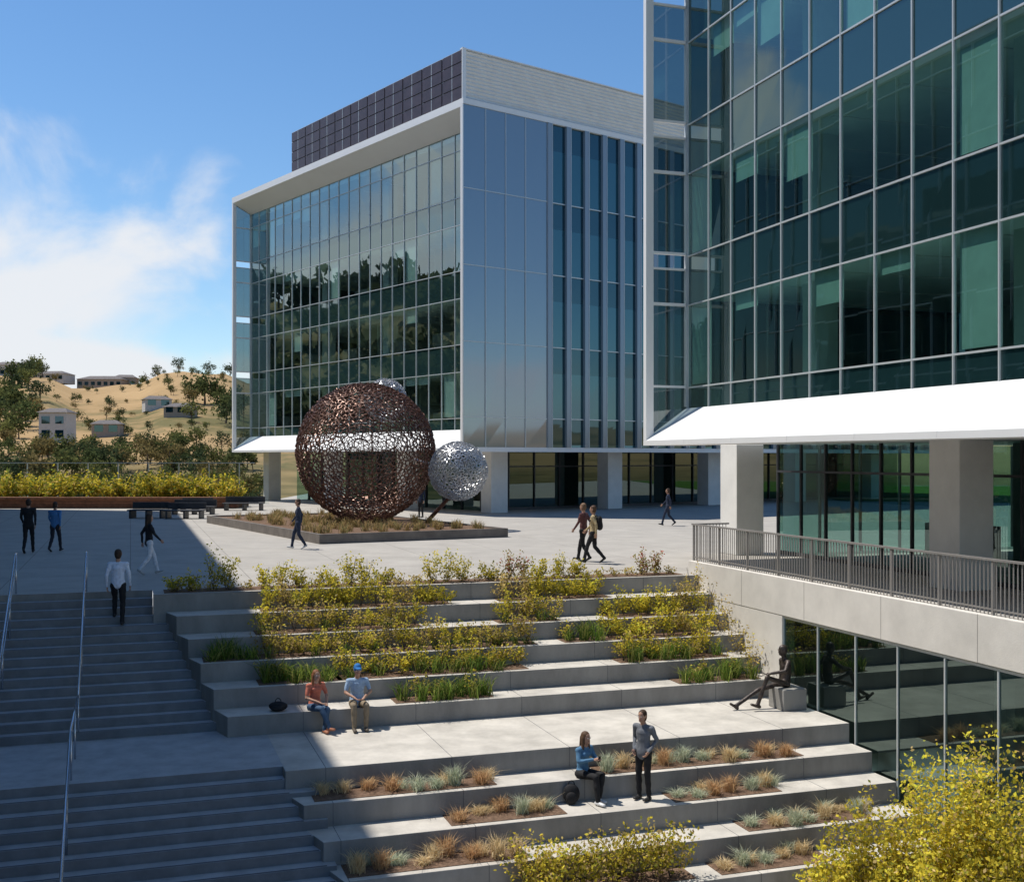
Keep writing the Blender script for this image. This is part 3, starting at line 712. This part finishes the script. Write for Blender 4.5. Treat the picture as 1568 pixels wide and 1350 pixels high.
def add_strap(u, v, z, h, n=46):
    x, y, _ = UV(u, v); BB.append(np.array([[x, y, z]]) + np.concatenate([rng.normal(0, .07, (n, 2)), np.zeros((n, 1))], 1))
    BH.append(rng.uniform(.5, 1.08, n) * h); BWd.append(rng.uniform(.012, .022, n)); BL.append(rng.normal(0, .2, (n, 2))); BK.append(colvar(n, GRN, jit=.35) * rng.uniform(.75, 1.2))
def add_tuft(u, v, z, h, n=110, pal=None):
    x, y, _ = UV(u, v); TB.append(np.array([[x, y, z]]) + np.concatenate([rng.normal(0, .055, (n, 2)), np.zeros((n, 1))], 1))
    TH_.append(rng.uniform(.5, 1.05, n) * h); TW.append(rng.uniform(.007, .014, n)); TL.append(rng.normal(0, .15, (n, 2))); TK.append(colvar(n, pal))
P1 = [(.74, .58, .33), (.64, .52, .30), (.78, .63, .40)]; P2 = [(.56, .60, .44), (.46, .52, .38), (.64, .64, .48)]; P3 = [(.60, .38, .20), (.68, .48, .27)]
for k, u0, u1, kind in beds:
    va, vb = LVB[k]; z = LZ[k]; u = u0 + .2
    while u < u1 - .1:
        vc = (va + vb) / 2 + rng.uniform(-.18, .14)
        if kind == 'yel': add_shrub(u, vc, z, rng.uniform(.4, 1.0), .36, 330, YEL if rng.random() < .7 else TAN)
        if kind == 'tan': add_shrub(u, vc, z, rng.uniform(.4, .9), .36, 270, (TAN + YEL[:2]) if rng.random() < .7 else YEL)
        if kind == 'mix':
            add_shrub(u, vc - .15, z, rng.uniform(.4, .9), .34, 290, YEL + TAN[:1])
            if rng.random() < .8: add_strap(u + .1, vc + .14, z, rng.uniform(.35, .55))
        if kind == 'grn':
            add_strap(u, vc + .12, z, rng.uniform(.38, .64), 60)
            if rng.random() < .6: add_strap(u + .12, vc - .12, z, rng.uniform(.4, .65), 50)
            if rng.random() < .3: add_shrub(u, vc - .15, z, rng.uniform(.4, .7), .25, 140, YEL + TAN)
        if kind == 'tall': add_shrub(u, vc, z, rng.uniform(.6, 1.4), .5, 560, YEL + TAN[:2], size=.042, nst=34)
        if kind == 'tuft':
            pal = [P1, P2, P1, P3, P2][rng.integers(5)]
            add_tuft(u, vc + rng.uniform(-.14, .14), z, rng.uniform(.18, .46), 190, pal)
            if rng.random() < .45: add_tuft(u + .2, vc - .2, z, rng.uniform(.16, .34), 120, [P1, P2][rng.integers(2)])
            u += .10
        if kind == 'tan' and rng.random() < .5: add_strap(u, vb - .28, z, rng.uniform(.25, .42), 26)
        u += rng.uniform(.24, .40)
for u, h in [(1.0, .45), (1.4, .5), (1.9, 1.0), (2.2, .85), (3.1, .65), (3.5, .8), (3.9, .5), (4.6, .5), (5.2, .9), (5.6, .8), (6.1, .45), (7.3, .8), (7.7, .95), (8.1, .7), (8.8, .5), (10.2, .6), (10.8, .65), (11.3, .5)]:
    add_shrub(u, -28.5, 0, h, .32, 330, YEL)
for u in (9.4, 9.8, 13.2, 13.6): add_shrub(u, -28.55, 0, .75, .25, 260, [(.55, .16, .10), (.45, .38, .12), (.40, .34, .10)])
for u in np.arange(1, 14.2, .42): add_shrub(u, -28.45, 0, .24, .22, 90, TAN + YEL[1:2])
for v in (-27.6, -26.9, -26.1, -25.2, -24.6): add_shrub(14.3, v, LZ['T1'] - (v + 28) * .52, 1.1, .34, 230, TAN + YEL[:1])
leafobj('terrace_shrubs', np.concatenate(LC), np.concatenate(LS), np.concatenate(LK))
stemM.obj('shrub_stems')
bladeobj('strap_leaf_grass', np.concatenate(BB), np.concatenate(BH), np.concatenate(BWd), np.concatenate(BL), np.concatenate(BK))
bladeobj('ornamental_grass_tufts', np.concatenate(TB), np.concatenate(TH_), np.concatenate(TW), np.concatenate(TL), np.concatenate(TK))
for (u, v, h, rd) in [(11.3, -16.6, 1.5, .8), (12.0, -16.7, 2.2, .8), (12.8, -16.3, 2.9, .85), (13.4, -16.0, 3.3, .9), (14.0, -15.7, 3.1, .9), (13.3, -15.0, 2.5, .9), (12.3, -15.6, 1.9, .9), (14.1, -14.6, 2.3, .8)]:
    LC = []; LS = []; LK = []; stemM = MB(); e = empty('yellow_shrub')
    add_shrub(u, v, -5.0, h + .1, rd, 4600, YEL + TAN[:1], [.32, .26, .18, .14, .10], size=.045, nst=80, fluff=.75)
    leafobj('leaves', np.concatenate(LC), np.concatenate(LS), np.concatenate(LK), parent=e); stemM.obj('stems', e)

# ------------------------------------------------------------------ left edge
pl = empty('timber_planter'); mb = MB()
for i in range(3): mb.box(WF, -60, -17.2, 72.0 + .0, 72.12, .06 + i * .19, .22 + i * .19, 'wood')
mb.box(WF, -60, -17.2, 71.7, 72.45, .62, .70, 'wood'); mb.box(WF, -60, -17.3, 72.13, 75.4, 0, .5, 'mulch')
mb.obj('boards', pl)
LC = []; LS = []; LK = []
for i in range(170):
    x = rng.uniform(-44, -17.6); y = rng.uniform(72.7, 75); q = shrub_pts(x, y, .5, rng.uniform(.7, 2.1), .6, 150, 14); LC.append(q); LS.append(rng.uniform(.09, .16, len(q))); LK.append(colvar(len(q), YEL + TAN[2:3] + GRN[1:2]) * rng.uniform(.65, 1.05))
leafobj('shrubs', np.concatenate(LC), np.concatenate(LS), np.concatenate(LK), parent=pl)
fe = empty('glass_windscreen_fence'); mb = MB(); mg = MB()
x = -62
while x < -17:
    mb.box(WF, x - .03, x + .03, 75.7, 75.8, -.3, 2.8, 'mull'); mg.poly([(x + .05, 75.75, .1), (x + 1.95, 75.75, .1), (x + 1.95, 75.75, 2.7), (x + .05, 75.75, 2.7)], 'fenceglass'); x += 2
mb.box(WF, -62, -17, 75.7, 75.8, 2.8, 2.86, 'mull'); mb.obj('posts', fe); mg.obj('panels', fe, recalc=False)
def bench(x, y, w, d, ang):
    e = empty('plaza_bench'); c, s = math.cos(math.radians(ang)), math.sin(math.radians(ang)); fr = Fr((x, y), (c, s), (-s, c)); mb = MB()
    for i in range(5): mb.box(fr, -w / 2, w / 2, -d / 2 + i * d / 5, -d / 2 + (i + .86) * d / 5, .40, .46, 'bench')
    for q in (-w / 2 + .1, 0, w / 2 - .2): mb.box(fr, q, q + .1, -d / 2 + .04, d / 2 - .04, .0, .40, 'bench')
    mb.box(fr, -w / 2, w / 2, d / 2 - .06, d / 2, .47, .82, 'bench'); mb.obj('slats', e, bevel=.01)
bench(-19.2, 60.5, 1.9, 1.0, 0); bench(-17.1, 60, 2.0, 1.0, 3); bench(-17.9, 64.5, 2.4, .9, 0); bench(-16.2, 69.3, 2.4, .9, 0); bench(-18.6, 67.5, 1.8, .9, 0)
def car(x, y, ang, c):
    e = empty('parked_car'); ca, s = math.cos(math.radians(ang)), math.sin(math.radians(ang)); fr = Fr((x, y), (ca, s), (-s, ca)); mb = MB(); z = float(terrain_z(np.float64(x), np.float64(y)))
    prof = [(-2.2, .35), (2.2, .35), (2.25, .75), (1.3, .95), (.6, 1.42), (-1.2, 1.45), (-1.9, 1.0), (-2.25, .9)]
    A_ = [fr.P(a, -.88, z + h) for a, h in prof]; B_ = [fr.P(a, .88, z + h) for a, h in prof]
    mb.poly(A_, c); mb.poly(B_[::-1], c)
    for i in range(len(prof)): j = (i + 1) % len(prof); mb.poly([A_[i], A_[j], B_[j], B_[i]], c)
    mb.poly([fr.P(a, -.885, z + h) for a, h in [(-1.6, .98), (1.0, .98), (.5, 1.36), (-1.1, 1.38)]], 'dark')
    for a in (-1.4, 1.4):
        for r_ in (-.9, .7): mb.tube(fr.P(a, r_, z + .33), fr.P(a, r_ + .2, z + .33), .33, 'bench', 14)
    mb.obj('body', e)
M['cw'] = pmat('car_white', (.7, .7, .7), .3, var=.02); M['cs'] = pmat('car_silver', (.35, .37, .4), .3, metal=.4, var=.02)
car(-24, 100, 5, 'cw'); car(-22.5, 104, 0, 'cs'); car(-26.5, 108, 10, 'cw')

# ------------------------------------------------------------------ people
def rvec(a, b, t): return a + (b - a) * t
def cap_pts(seg, nseg=12, nc=3):
    p0, p1, r0, r1, ref = seg['p0'], seg['p1'], seg['r0'], seg['r1'], seg['ref']
    w = (p1 - p0); L_ = w.length
    w = w / L_ if L_ > 1e-6 else Vector((0, 0, 1))
    x = ref - w * ref.dot(w)
    if x.length < 1e-3: x = w.orthogonal()
    x.normalize(); y = w.cross(x)
    rings = []
    for i in range(nc, 0, -1):
        a = i / nc * math.pi / 2 * .97; rings.append((p0 - w * math.sin(a) * min(r0), r0[0] * math.cos(a), r0[1] * math.cos(a)))
    rings.append((p0, *r0)); rings.append((p1, *r1))
    for i in range(1, nc + 1):
        a = i / nc * math.pi / 2 * .97; rings.append((p1 + w * math.sin(a) * min(r1), r1[0] * math.cos(a), r1[1] * math.cos(a)))
    V = []; F = []
    for c, a_, b_ in rings:
        for j in range(nseg):
            t = 2 * math.pi * j / nseg; V.append(c + x * math.cos(t) * a_ + y * math.sin(t) * b_)
    n = nseg
    for i in range(len(rings) - 1):
        for j in range(n): k = (j + 1) % n; F.append((i * n + j, i * n + k, (i + 1) * n + k, (i + 1) * n + j))
    F.append(tuple(range(n - 1, -1, -1))); F.append(tuple((len(rings) - 1) * n + j for j in range(n)))
    return V, F, (w, x, y, L_)

def S(p0, p1, r0, r1, m, ref=(1, 0, 0)):
    if not isinstance(r0, tuple): r0 = (r0, r0)
    if not isinstance(r1, tuple): r1 = (r1, r1)
    return dict(p0=Vector(p0), p1=Vector(p1), r0=r0, r1=r1, m=m, ref=Vector(ref))

_pm = {}
def cmat(c, rough=.8, metal=0):
    key = (tuple(c), rough, metal)
    if key not in _pm:
        nm = 'cloth_%d' % len(_pm); M[nm] = pmat(nm, c, rough, metal=metal, var=.1, scale=14, bump=.25, bscale=60, spec=.25); _pm[key] = nm
    return _pm[key]

STAND = dict(pel=(0, 0, .95), waist=(0, 0, 1.10), chest=(0, .0, 1.30), neck=(0, -.01, 1.47), head=(0, .015, 1.625),
             LK=(-.10, .015, .50), LA=(-.11, -.02, .09), RK=(.10, .015, .50), RA=(.11, -.02, .09),
             LE=(-.235, -.02, 1.15), LW=(-.24, .05, .90), RE=(.235, -.02, 1.15), RW=(.24, .05, .90), LT=(0, 1, 0), RT=(0, 1, 0))
WALK = dict(STAND, LK=(-.09, .17, .53), LA=(-.09, .27, .12), RK=(.09, -.02, .51), RA=(.09, -.30, .19), LE=(-.235, -.13, 1.18), LW=(-.23, -.12, .93), RE=(.235, .08, 1.17), RW=(.21, .25, 1.0), LT=(0, .96, .2), RT=(0, .75, -.6))
WALK2 = dict(STAND, RK=(.09, .15, .53), RA=(.09, .22, .11), LK=(-.09, -.02, .51), LA=(-.09, -.24, .16), RE=(.235, -.12, 1.18), RW=(.23, -.10, .93), LE=(-.235, .05, 1.17), LW=(-.21, .20, .98), RT=(0, .97, .1), LT=(0, .8, -.5))
POCKET = dict(STAND, LE=(-.25, -.08, 1.17), LW=(-.17, .07, .97), RE=(.25, -.08, 1.17), RW=(.17, .07, .97), head=(0, .04, 1.615))
SIT = dict(pel=(0, 0, .52), waist=(0, .0, .67), chest=(0, .03, .87), neck=(0, .05, 1.03), head=(0, .085, 1.18),
           LK=(-.13, .44, .51), LA=(-.12, .46, .09), RK=(.13, .44, .51), RA=(.13, .50, .09), LE=(-.26, .12, .74), LW=(-.10, .34, .66), RE=(.26, .12, .74), RW=(.10, .34, .66), LT=(0, 1, 0), RT=(0, 1, 0))
SITW = dict(SIT, RK=(.05, .46, .53), RA=(-.06, .62, .16), LK=(-.10, .44, .50), LA=(-.02, .46, .09), LE=(-.25, .08, .74), LW=(-.14, .30, .62), RE=(.24, .12, .72), RW=(.04, .36, .64), RT=(-.2, .9, .1))
PHONE = dict(SIT, LE=(-.22, .12, .76), LW=(-.06, .33, .82), RE=(.22, .12, .76), RW=(.06, .33, .82), LK=(-.09, .43, .52), RK=(.10, .45, .52), LA=(-.04, .40, .09), RA=(.12, .52, .09))
UPST = dict(STAND, LK=(-.10, .20, .62), LA=(-.10, .14, .26), RK=(.10, .02, .50), RA=(.10, -.08, .10), LE=(-.245, -.06, 1.16), LW=(-.25, .03, .90), RE=(.245, -.02, 1.16), RW=(.25, .08, .91))

def person(name, loc, heading, pose, top, bottom, hair=(.05, .03, .02), skin=(.45, .26, .18), shoes=(.03, .03, .03), longhair=False, cap=None, pack=None, female=False,
           short=False, h=1.75, voxel=.015, coat=False, mono=None, phone=False, hatless=True, slim=1.0):
    J = {k: Vector(v) for k, v in pose.items()}
    K = dict(top=cmat(top), bottom=cmat(bottom), hair=cmat(hair, .6), skin=cmat(skin, .55), shoes=cmat(shoes, .5), dark=cmat((.02, .015, .012), .4), lip=cmat((.35, .12, .10), .5), white=cmat((.6, .6, .6), .4))
    if cap: K['cap'] = cmat(cap)
    if pack: K['pack'] = cmat(pack)
    if mono: K = {k: mono for k in list(K) + ['cap', 'pack']}
    sw = (.165 if female else .185) * slim; cw = (.135 if female else .155) * slim; hw = .09
    segs = []; A_ = segs.append
    up = (J['neck'] - J['chest']).normalized()
    sh = J['neck'] - up * .06
    A_(S(J['pel'], J['pel'] + (J['waist'] - J['pel']) * .5, (cw * 1.0, .105), (cw * .93, .10), 'bottom'))
    A_(S(J['waist'], J['chest'], (cw * .86, .093), (cw * 1.03, .115), 'top'))
    A_(S(J['chest'], sh - up * .02, (cw * 1.03, .112), (sw * .80, .08), 'top'))
    A_(S(sh + Vector((-sw, 0, -.015)), sh + Vector((sw, 0, -.015)), .062, .062, 'top', (0, 1, 0)))
    A_(S(J['pel'] + (J['waist'] - J['pel']) * (.0 if not coat else -.4), J['waist'], (cw * 1.04, .115), (cw * .93, .10), 'top'))
    if female: A_(S(J['chest'] + Vector((-.065, .075, .01)), J['chest'] + Vector((.065, .075, .01)), .058, .058, 'top', (0, 1, 0)))
    A_(S(J['neck'] - up * .05, J['head'] - Vector((0, .01, .07)), .056, .05, 'skin'))
    hd = J['head']
    A_(S(hd + Vector((0, .005, -.03)), hd + Vector((0, -.002, .035)), (.070, .084), (.074, .092), 'skin'))
    A_(S(hd + Vector((-.012, .045, -.082)), hd + Vector((.012, .045, -.082)), .036, .036, 'skin', (0, 1, 0)))
    A_(S(hd + Vector((0, .088, -.005)), hd + Vector((0, .104, -.032)), .010, .014, 'skin'))
    for sx in (-1, 1): A_(S(hd + Vector((sx * .076, .0, -.02)), hd + Vector((sx * .080, -.005, .015)), (.010, .016), (.010, .020), 'skin'))
    A_(S(hd + Vector((0, -.026, -.03)), hd + Vector((0, -.014, .045)), (.079, .078), (.083, .095), 'hair'))
    if longhair:
        A_(S(hd + Vector((0, -.065, .01)), hd + Vector((0, -.10, -.27)), (.088, .05), (.085, .03), 'hair'))
        for sx in (-1, 1): A_(S(hd + Vector((sx * .07, -.01, .01)), hd + Vector((sx * .085, .0, -.2)), (.025, .045), (.022, .03), 'hair'))
    if cap:
        A_(S(hd + Vector((0, -.008, .04)), hd + Vector((0, -.01, .062)), (.089, .103), (.085, .095), 'cap')); A_(S(hd + Vector((0, .07, .055)), hd + Vector((0, .15, .045)), (.07, .012), (.055, .01), 'cap'))
    if pack:
        A_(S(J['chest'] + Vector((0, -.18, .06)), J['waist'] + Vector((0, -.19, .0)), (.13, .08), (.14, .10), 'pack'))
        for sx in (-1, 1): A_(S(sh + Vector((sx * .1, -.08, .03)), J['chest'] + Vector((sx * .12, .10, -.02)), .022, .022, 'pack'))
    fingers = []
    for sd, sx in (('L', -1), ('R', 1)):
        hip = J['pel'] + Vector((sx * hw, 0, -.03)); kn = J[sd + 'K']; an = J[sd + 'A']; td = J[sd + 'T'].normalized()
        A_(S(hip, kn, .092 * slim, .062 * slim, 'bottom')); A_(S(kn, kn + (an - kn) * .35, .062 * slim, .060 * slim, 'bottom')); A_(S(kn + (an - kn) * .35, an, .060 * slim, .046, 'bottom'))
        heel = an + Vector((0, 0, -.045)) - td * .04; toe = heel + td * .20; toe.z = max(toe.z, .032); heel.z = max(heel.z, .04)
        A_(S(heel, toe, (.040, .040), (.042, .028), 'shoes'))
        shd = sh + Vector((sx * sw, 0, -.02)); el = J[sd + 'E']; wr = J[sd + 'W']
        A_(S(shd, el, .056, .044, 'top'))
        if short:
            A_(S(rvec(shd, el, .8), el, .038, .037, 'skin')); A_(S(el, wr, .037, .026, 'skin')); segs[-3]['p1'] = rvec(shd, el, .75)
        else: A_(S(el, wr, .043, .031, 'top'))
        dr = (wr - el).normalized(); pe = wr + dr * .085; rf = Vector((0, 1, 0)) if abs(dr.y) < .8 else Vector((1, 0, 0))
        wd = (rf - dr * rf.dot(dr)).normalized()
        A_(S(wr, pe, (.028, .019), (.038, .015), 'skin', wd))
        nrm = dr.cross(wd) * (1 if sx > 0 else -1)
        nrm = -nrm if nrm.x * sx > 0 else nrm
        for fi, ln in enumerate((.068, .078, .072, .056)):
            b0 = pe + wd * (.027 - .018 * fi); q1 = b0 + dr * ln * .5 + nrm * .006; q2 = q1 + (dr * .8 + nrm * .6).normalized() * ln * .3; q3 = q2 + (dr * .4 + nrm * .9).normalized() * ln * .25
            fingers.append([b0 - dr * .01, q1, q2, q3])
        b0 = wr + dr * .03 + wd * .026; q1 = b0 + (dr * .6 + wd * .7).normalized() * .03; q2 = q1 + (dr * .9 + wd * .3 + nrm * .3).normalized() * .028
        fingers.append([b0, q1, q2])
    V = []; F = []; fr = []
    for s in segs:
        v, f, fx = cap_pts(s); b0 = len(V); V += v; F += [tuple(b0 + i for i in q) for q in f]; fr.append(fx)
    me = bpy.data.meshes.new('tmp'); me.from_pydata([tuple(v) for v in V], [], F); o = bpy.data.objects.new('tmp', me); sc.collection.objects.link(o)
    rm = o.modifiers.new('r', 'REMESH'); rm.mode = 'VOXEL'; rm.voxel_size = voxel
    sm_ = o.modifiers.new('s', 'SMOOTH'); sm_.factor = .5; sm_.iterations = 2
    dg = bpy.context.evaluated_depsgraph_get(); ev = o.evaluated_get(dg); bme = bpy.data.meshes.new_from_object(ev)
    nf = len(bme.polygons); vc = np.empty(len(bme.vertices) * 3); bme.vertices.foreach_get('co', vc); vc = vc.reshape(-1, 3)
    cen = np.empty(nf * 3); bme.polygons.foreach_get('center', cen); cen = cen.reshape(-1, 3)
    best = np.full(nf, 1e9); bi = np.zeros(nf, int)
    for i, s in enumerate(segs):
        w, x, y, L_ = fr[i]; d = cen - np.array(s['p0']); t = np.clip(d @ np.array(w) / max(L_, 1e-6), 0, 1); pp = d - np.outer(t * L_, np.array(w))
        ra = s['r0'][0] + (s['r1'][0] - s['r0'][0]) * t; rb = s['r0'][1] + (s['r1'][1] - s['r0'][1]) * t
        ax = (pp @ np.array(x)) / ra; ay = (pp @ np.array(y)) / rb; aw = (pp @ np.array(w)) / np.minimum(ra, rb)
        dist = (np.sqrt(ax ** 2 + ay ** 2 + aw ** 2) - 1) * np.minimum(ra, rb)
        mk = dist < best; best[mk] = dist[mk]; bi[mk] = i
    slots = []
    def sl(k):
        k = K[k]
        if k not in slots: slots.append(k)
        return slots.index(k)
    fm = [sl(segs[i]['m']) for i in bi]
    ph = rng.uniform(0, 6, 3)
    vc = vc + .0035 * np.stack([np.sin(vc[:, 2] * 38 + vc[:, 0] * 20 + ph[0]), np.sin(vc[:, 2] * 31 + vc[:, 1] * 26 + ph[1]), np.zeros(len(vc))], 1) * (vc[:, 2:3] < hd.z - .16)
    faces = [tuple(p.vertices) for p in bme.polygons]; VV = [tuple(v) for v in vc]
    def addseg(s, m):
        v, f, _ = cap_pts(s, 8, 2); b0 = len(VV); VV.extend(tuple(q) for q in v); faces.extend(tuple(b0 + i for i in q) for q in f); fm.extend([sl(m)] * len(f))
    for ch in fingers:
        for i in range(len(ch) - 1): addseg(S(ch[i], ch[i + 1], .0085 - .001 * i, .0078 - .001 * i, 'skin'), 'skin')
    for sx in (-1, 1):
        addseg(S(hd + Vector((sx * .030 - .005, .088, .004)), hd + Vector((sx * .030 + .005, .088, .004)), .009, .009, 'w', (0, 1, 0)), 'white')
        addseg(S(hd + Vector((sx * .030, .094, .004)), hd + Vector((sx * .030, .0945, .004)), .0055, .0055, 'd'), 'dark')
        addseg(S(hd + Vector((sx * .030 - .015, .092, .026)), hd + Vector((sx * .030 + .015, .092, .026)), .004, .004, 'h', (0, 1, 0)), 'hair')
    addseg(S(hd + Vector((-.02, .086, -.056)), hd + Vector((.02, .086, -.056)), .006, .006, 'l', (0, 1, 0)), 'lip')
    if phone:
        c = (J['LW'] + J['RW']) / 2 + Vector((0, .10, .02)); addseg(S(c + Vector((0, 0, -.05)), c + Vector((0, .02, .05)), (.035, .006), (.035, .006), 'd'), 'dark')
    me2 = bpy.data.meshes.new(name); me2.from_pydata(VV, [], faces)
    for k in slots: me2.materials.append(M[k])
    me2.polygons.foreach_set('material_index', fm); me2.polygons.foreach_set('use_smooth', [True] * len(faces)); me2.update()
    bpy.data.objects.remove(o); bpy.data.meshes.remove(me); bpy.data.meshes.remove(bme)
    ob = bpy.data.objects.new(name, me2); sc.collection.objects.link(ob); ob.location = loc; ob.rotation_euler = (0, 0, math.radians(heading)); k = h / 1.75; ob.scale = (k, k, k)
    return ob

NAV = (.025, .035, .065); BLK = (.02, .02, .022)
person('standing_man', (2.51, 21.9, -3.333), 140, POCKET, (.16, .17, .19), BLK, hair=(.06, .035, .02), h=1.74, coat=True)
person('seated_woman', (*UV(8.22, -20.44)[:2], -3.333), 222, PHONE, (.10, .22, .36), BLK, hair=(.10, .055, .03), shoes=(.7, .7, .7), longhair=True, female=True, coat=True, phone=True)
person('seated_woman', (-4.14, 24.07, -2.5), 214, SITW, (.55, .17, .11), (.06, .11, .19), hair=(.22, .09, .04), skin=(.5, .3, .21), shoes=(.35, .14, .08), longhair=True, female=True, short=True, h=1.7)
person('seated_man', (-3.29, 24.36, -2.5), 196, SIT, (.34, .46, .62), (.24, .19, .13), hair=(.2, .18, .15), cap=(.03, .17, .45), short=True, h=1.78, shoes=(.12, .10, .08))
person('walking_man', (-9.08, 26.45, -.667), 10, UPST, (.70, .76, .88), (.02, .02, .022), h=1.76)
person('walking_woman', (-9.87, 31.2, 0), -55, WALK, (.02, .02, .025), (.72, .74, .80), hair=(.05, .03, .02), female=True, shoes=(.4, .4, .4), coat=True, h=1.68, longhair=True)
person('walking_man', (-16.1, 38.2, 0), 10, WALK2, BLK, BLK, h=1.82, coat=True)
person('walking_man', (-15.45, 38.8, 0), -5, WALK2, (.08, .22, .45), (.03, .03, .04), h=1.7)
person('walking_man', (-7.45, 40.0, 0), 100, WALK2, NAV, NAV, shoes=(.6, .6, .6), h=1.76)
person('backpacker_man', (2.45, 34.5, 0), 75, WALK, (.46, .36, .20), BLK, pack=BLK, h=1.76, hair=(.09, .05, .03), coat=True)
person('walking_man', (2.2, 35.3, 0), 60, WALK2, (.12, .05, .05), BLK, h=1.8, coat=True, hair=(.2, .12, .07))
person('walking_man', (7.28, 53.5, 0), 80, WALK, NAV, NAV, h=1.76, coat=True, voxel=.02)
person('standing_man', (-4.85, 61, 0), 150, STAND, NAV, BLK, h=1.75, coat=True, voxel=.02)
ST = dict(SIT, pel=(0, 0, .55), waist=(0, -.03, .70), chest=(0, -.02, .90), neck=(0, .02, 1.07), head=(0, .06, 1.24), LK=(-.11, .50, .70), LA=(-.10, .72, .14), RK=(.12, .58, .40), RA=(.12, 1.12, .09), LE=(-.27, .16, .84), LW=(-.12, .42, .78), RE=(.27, -.08, .80), RW=(.24, -.02, .56), LT=(0, .95, .3), RT=(0, .8, .6))
sb = empty('bronze_seated_statue')
stt = person('figure', UV(14.15, -22.85, -2.5), 108, ST, BLK, BLK, mono='bronze', h=1.85, slim=.75); stt.parent = sb
mb = MB(); mb.box(UVF, 13.9, 14.5, -23.15, -22.5, -2.5, -2.02, 'conc'); mb.obj('block', sb, bevel=.02)
def bag(x, y, z, name, w=.17, hgt=.2):
    e = empty(name); mb = MB(); k = cmat(BLK)
    mb.sphere((x, y, z + hgt * .8), 1, k, 10, (w, w * .6, hgt * .8)); mb.sphere((x, y - w * .5, z + hgt * .55), 1, k, 8, (w * .7, w * .35, hgt * .5))
    for t in range(8):
        a0, a1 = math.pi * t / 8, math.pi * (t + 1) / 8; mb.tube((x + .06 * math.cos(a0), y, z + hgt * 1.5 + .08 * math.sin(a0)), (x + .06 * math.cos(a1), y, z + hgt * 1.5 + .08 * math.sin(a1)), .01, k, 6)
    mb.obj('shell', e, smooth=True)
bag(-4.88, 23.95, LZ['T5'], 'black_handbag', .2, .12); bag(1.12, 21.65, -3.333, 'black_backpack', .16, .24)

# ------------------------------------------------------------------ sky, sun, camera
Sv = Vector((-.44, .12, .89)).normalized()
elev = math.asin(Sv.z); rot = math.atan2(Sv.x, Sv.y)
w = bpy.data.worlds.new('World'); sc.world = w; w.use_nodes = True; nt = w.node_tree; nt.nodes.clear(); L = nt.links
out = nt.nodes.new('ShaderNodeOutputWorld'); bg = nt.nodes.new('ShaderNodeBackground'); bg.inputs['Strength'].default_value = .145
sky = nt.nodes.new('ShaderNodeTexSky'); sky.sky_type = 'NISHITA'; sky.sun_disc = False; sky.sun_elevation = elev; sky.sun_rotation = rot % (2 * math.pi); sky.ozone_density = 2.5; sky.air_density = 1.0; sky.dust_density = .3; sky.altitude = 300
hs = N(nt, 'ShaderNodeHueSaturation'); hs.inputs['Saturation'].default_value = 1.2; L.new(sky.outputs[0], hs.inputs['Color'])
tc = nt.nodes.new('ShaderNodeTexCoord'); mp = nt.nodes.new('ShaderNodeMapping'); mp.inputs['Scale'].default_value = (1, 1, 1.15); mp.inputs['Location'].default_value = (.35, .1, .2)
L.new(tc.outputs['Generated'], mp.inputs['Vector'])
nz = nt.nodes.new('ShaderNodeTexNoise'); nz.inputs['Scale'].default_value = 7.5; nz.inputs['Detail'].default_value = 10; nz.inputs['Roughness'].default_value = .53; nz.inputs['Distortion'].default_value = .35
L.new(mp.outputs[0], nz.inputs['Vector'])
sx = nt.nodes.new('ShaderNodeSeparateXYZ'); L.new(tc.outputs['Generated'], sx.inputs[0])
def MR(src, a, b, c, d, smooth=True):
    n = nt.nodes.new('ShaderNodeMapRange'); n.inputs['From Min'].default_value = a; n.inputs['From Max'].default_value = b; n.inputs['To Min'].default_value = c; n.inputs['To Max'].default_value = d
    if smooth: n.interpolation_type = 'SMOOTHSTEP'
    L.new(src, n.inputs['Value']); return n.outputs[0]
def MA(op, a, b):
    n = nt.nodes.new('ShaderNodeMath'); n.operation = op
    for i, q in enumerate((a, b)):
        if isinstance(q, (int, float)): n.inputs[i].default_value = q
        else: L.new(q, n.inputs[i])
    return n.outputs[0]
left = MR(sx.outputs['X'], -.38, -.12, .17, -.15); elv = MR(sx.outputs['Z'], .23, .35, .0, -.26); bank = MR(sx.outputs['Z'], .075, .10, .22, .0)
dens = MA('ADD', MA('ADD', nz.outputs['Fac'], left), MA('ADD', elv, bank)); fac = MR(dens, .49, .76, 0, .95)
mx = nt.nodes.new('ShaderNodeMixRGB'); mx.inputs[2].default_value = (5.8, 5.95, 6.2, 1); L.new(fac, mx.inputs[0]); L.new(hs.outputs[0], mx.inputs[1]); L.new(mx.outputs[0], bg.inputs['Color'])
L.new(bg.outputs[0], out.inputs['Surface'])
sl = bpy.data.lights.new('sun', 'SUN'); sl.energy = 5.0; sl.angle = math.radians(.5); sl.color = (1, .95, .87); so = bpy.data.objects.new('sun', sl); sc.collection.objects.link(so)
so.rotation_euler = Sv.to_track_quat('Z', 'Y').to_euler(); so.location = (0, 0, 60)
cam = bpy.data.cameras.new('camera'); cam.lens = 36 * 1757 / 1568; cam.sensor_width = 36; cam.shift_y = 25 / 1568; cam.clip_end = 8000; cam.clip_start = .1
co = bpy.data.objects.new('camera', cam); sc.collection.objects.link(co); co.location = (0, 0, 3.2); co.rotation_euler = (math.radians(90), 0, 0); sc.camera = co
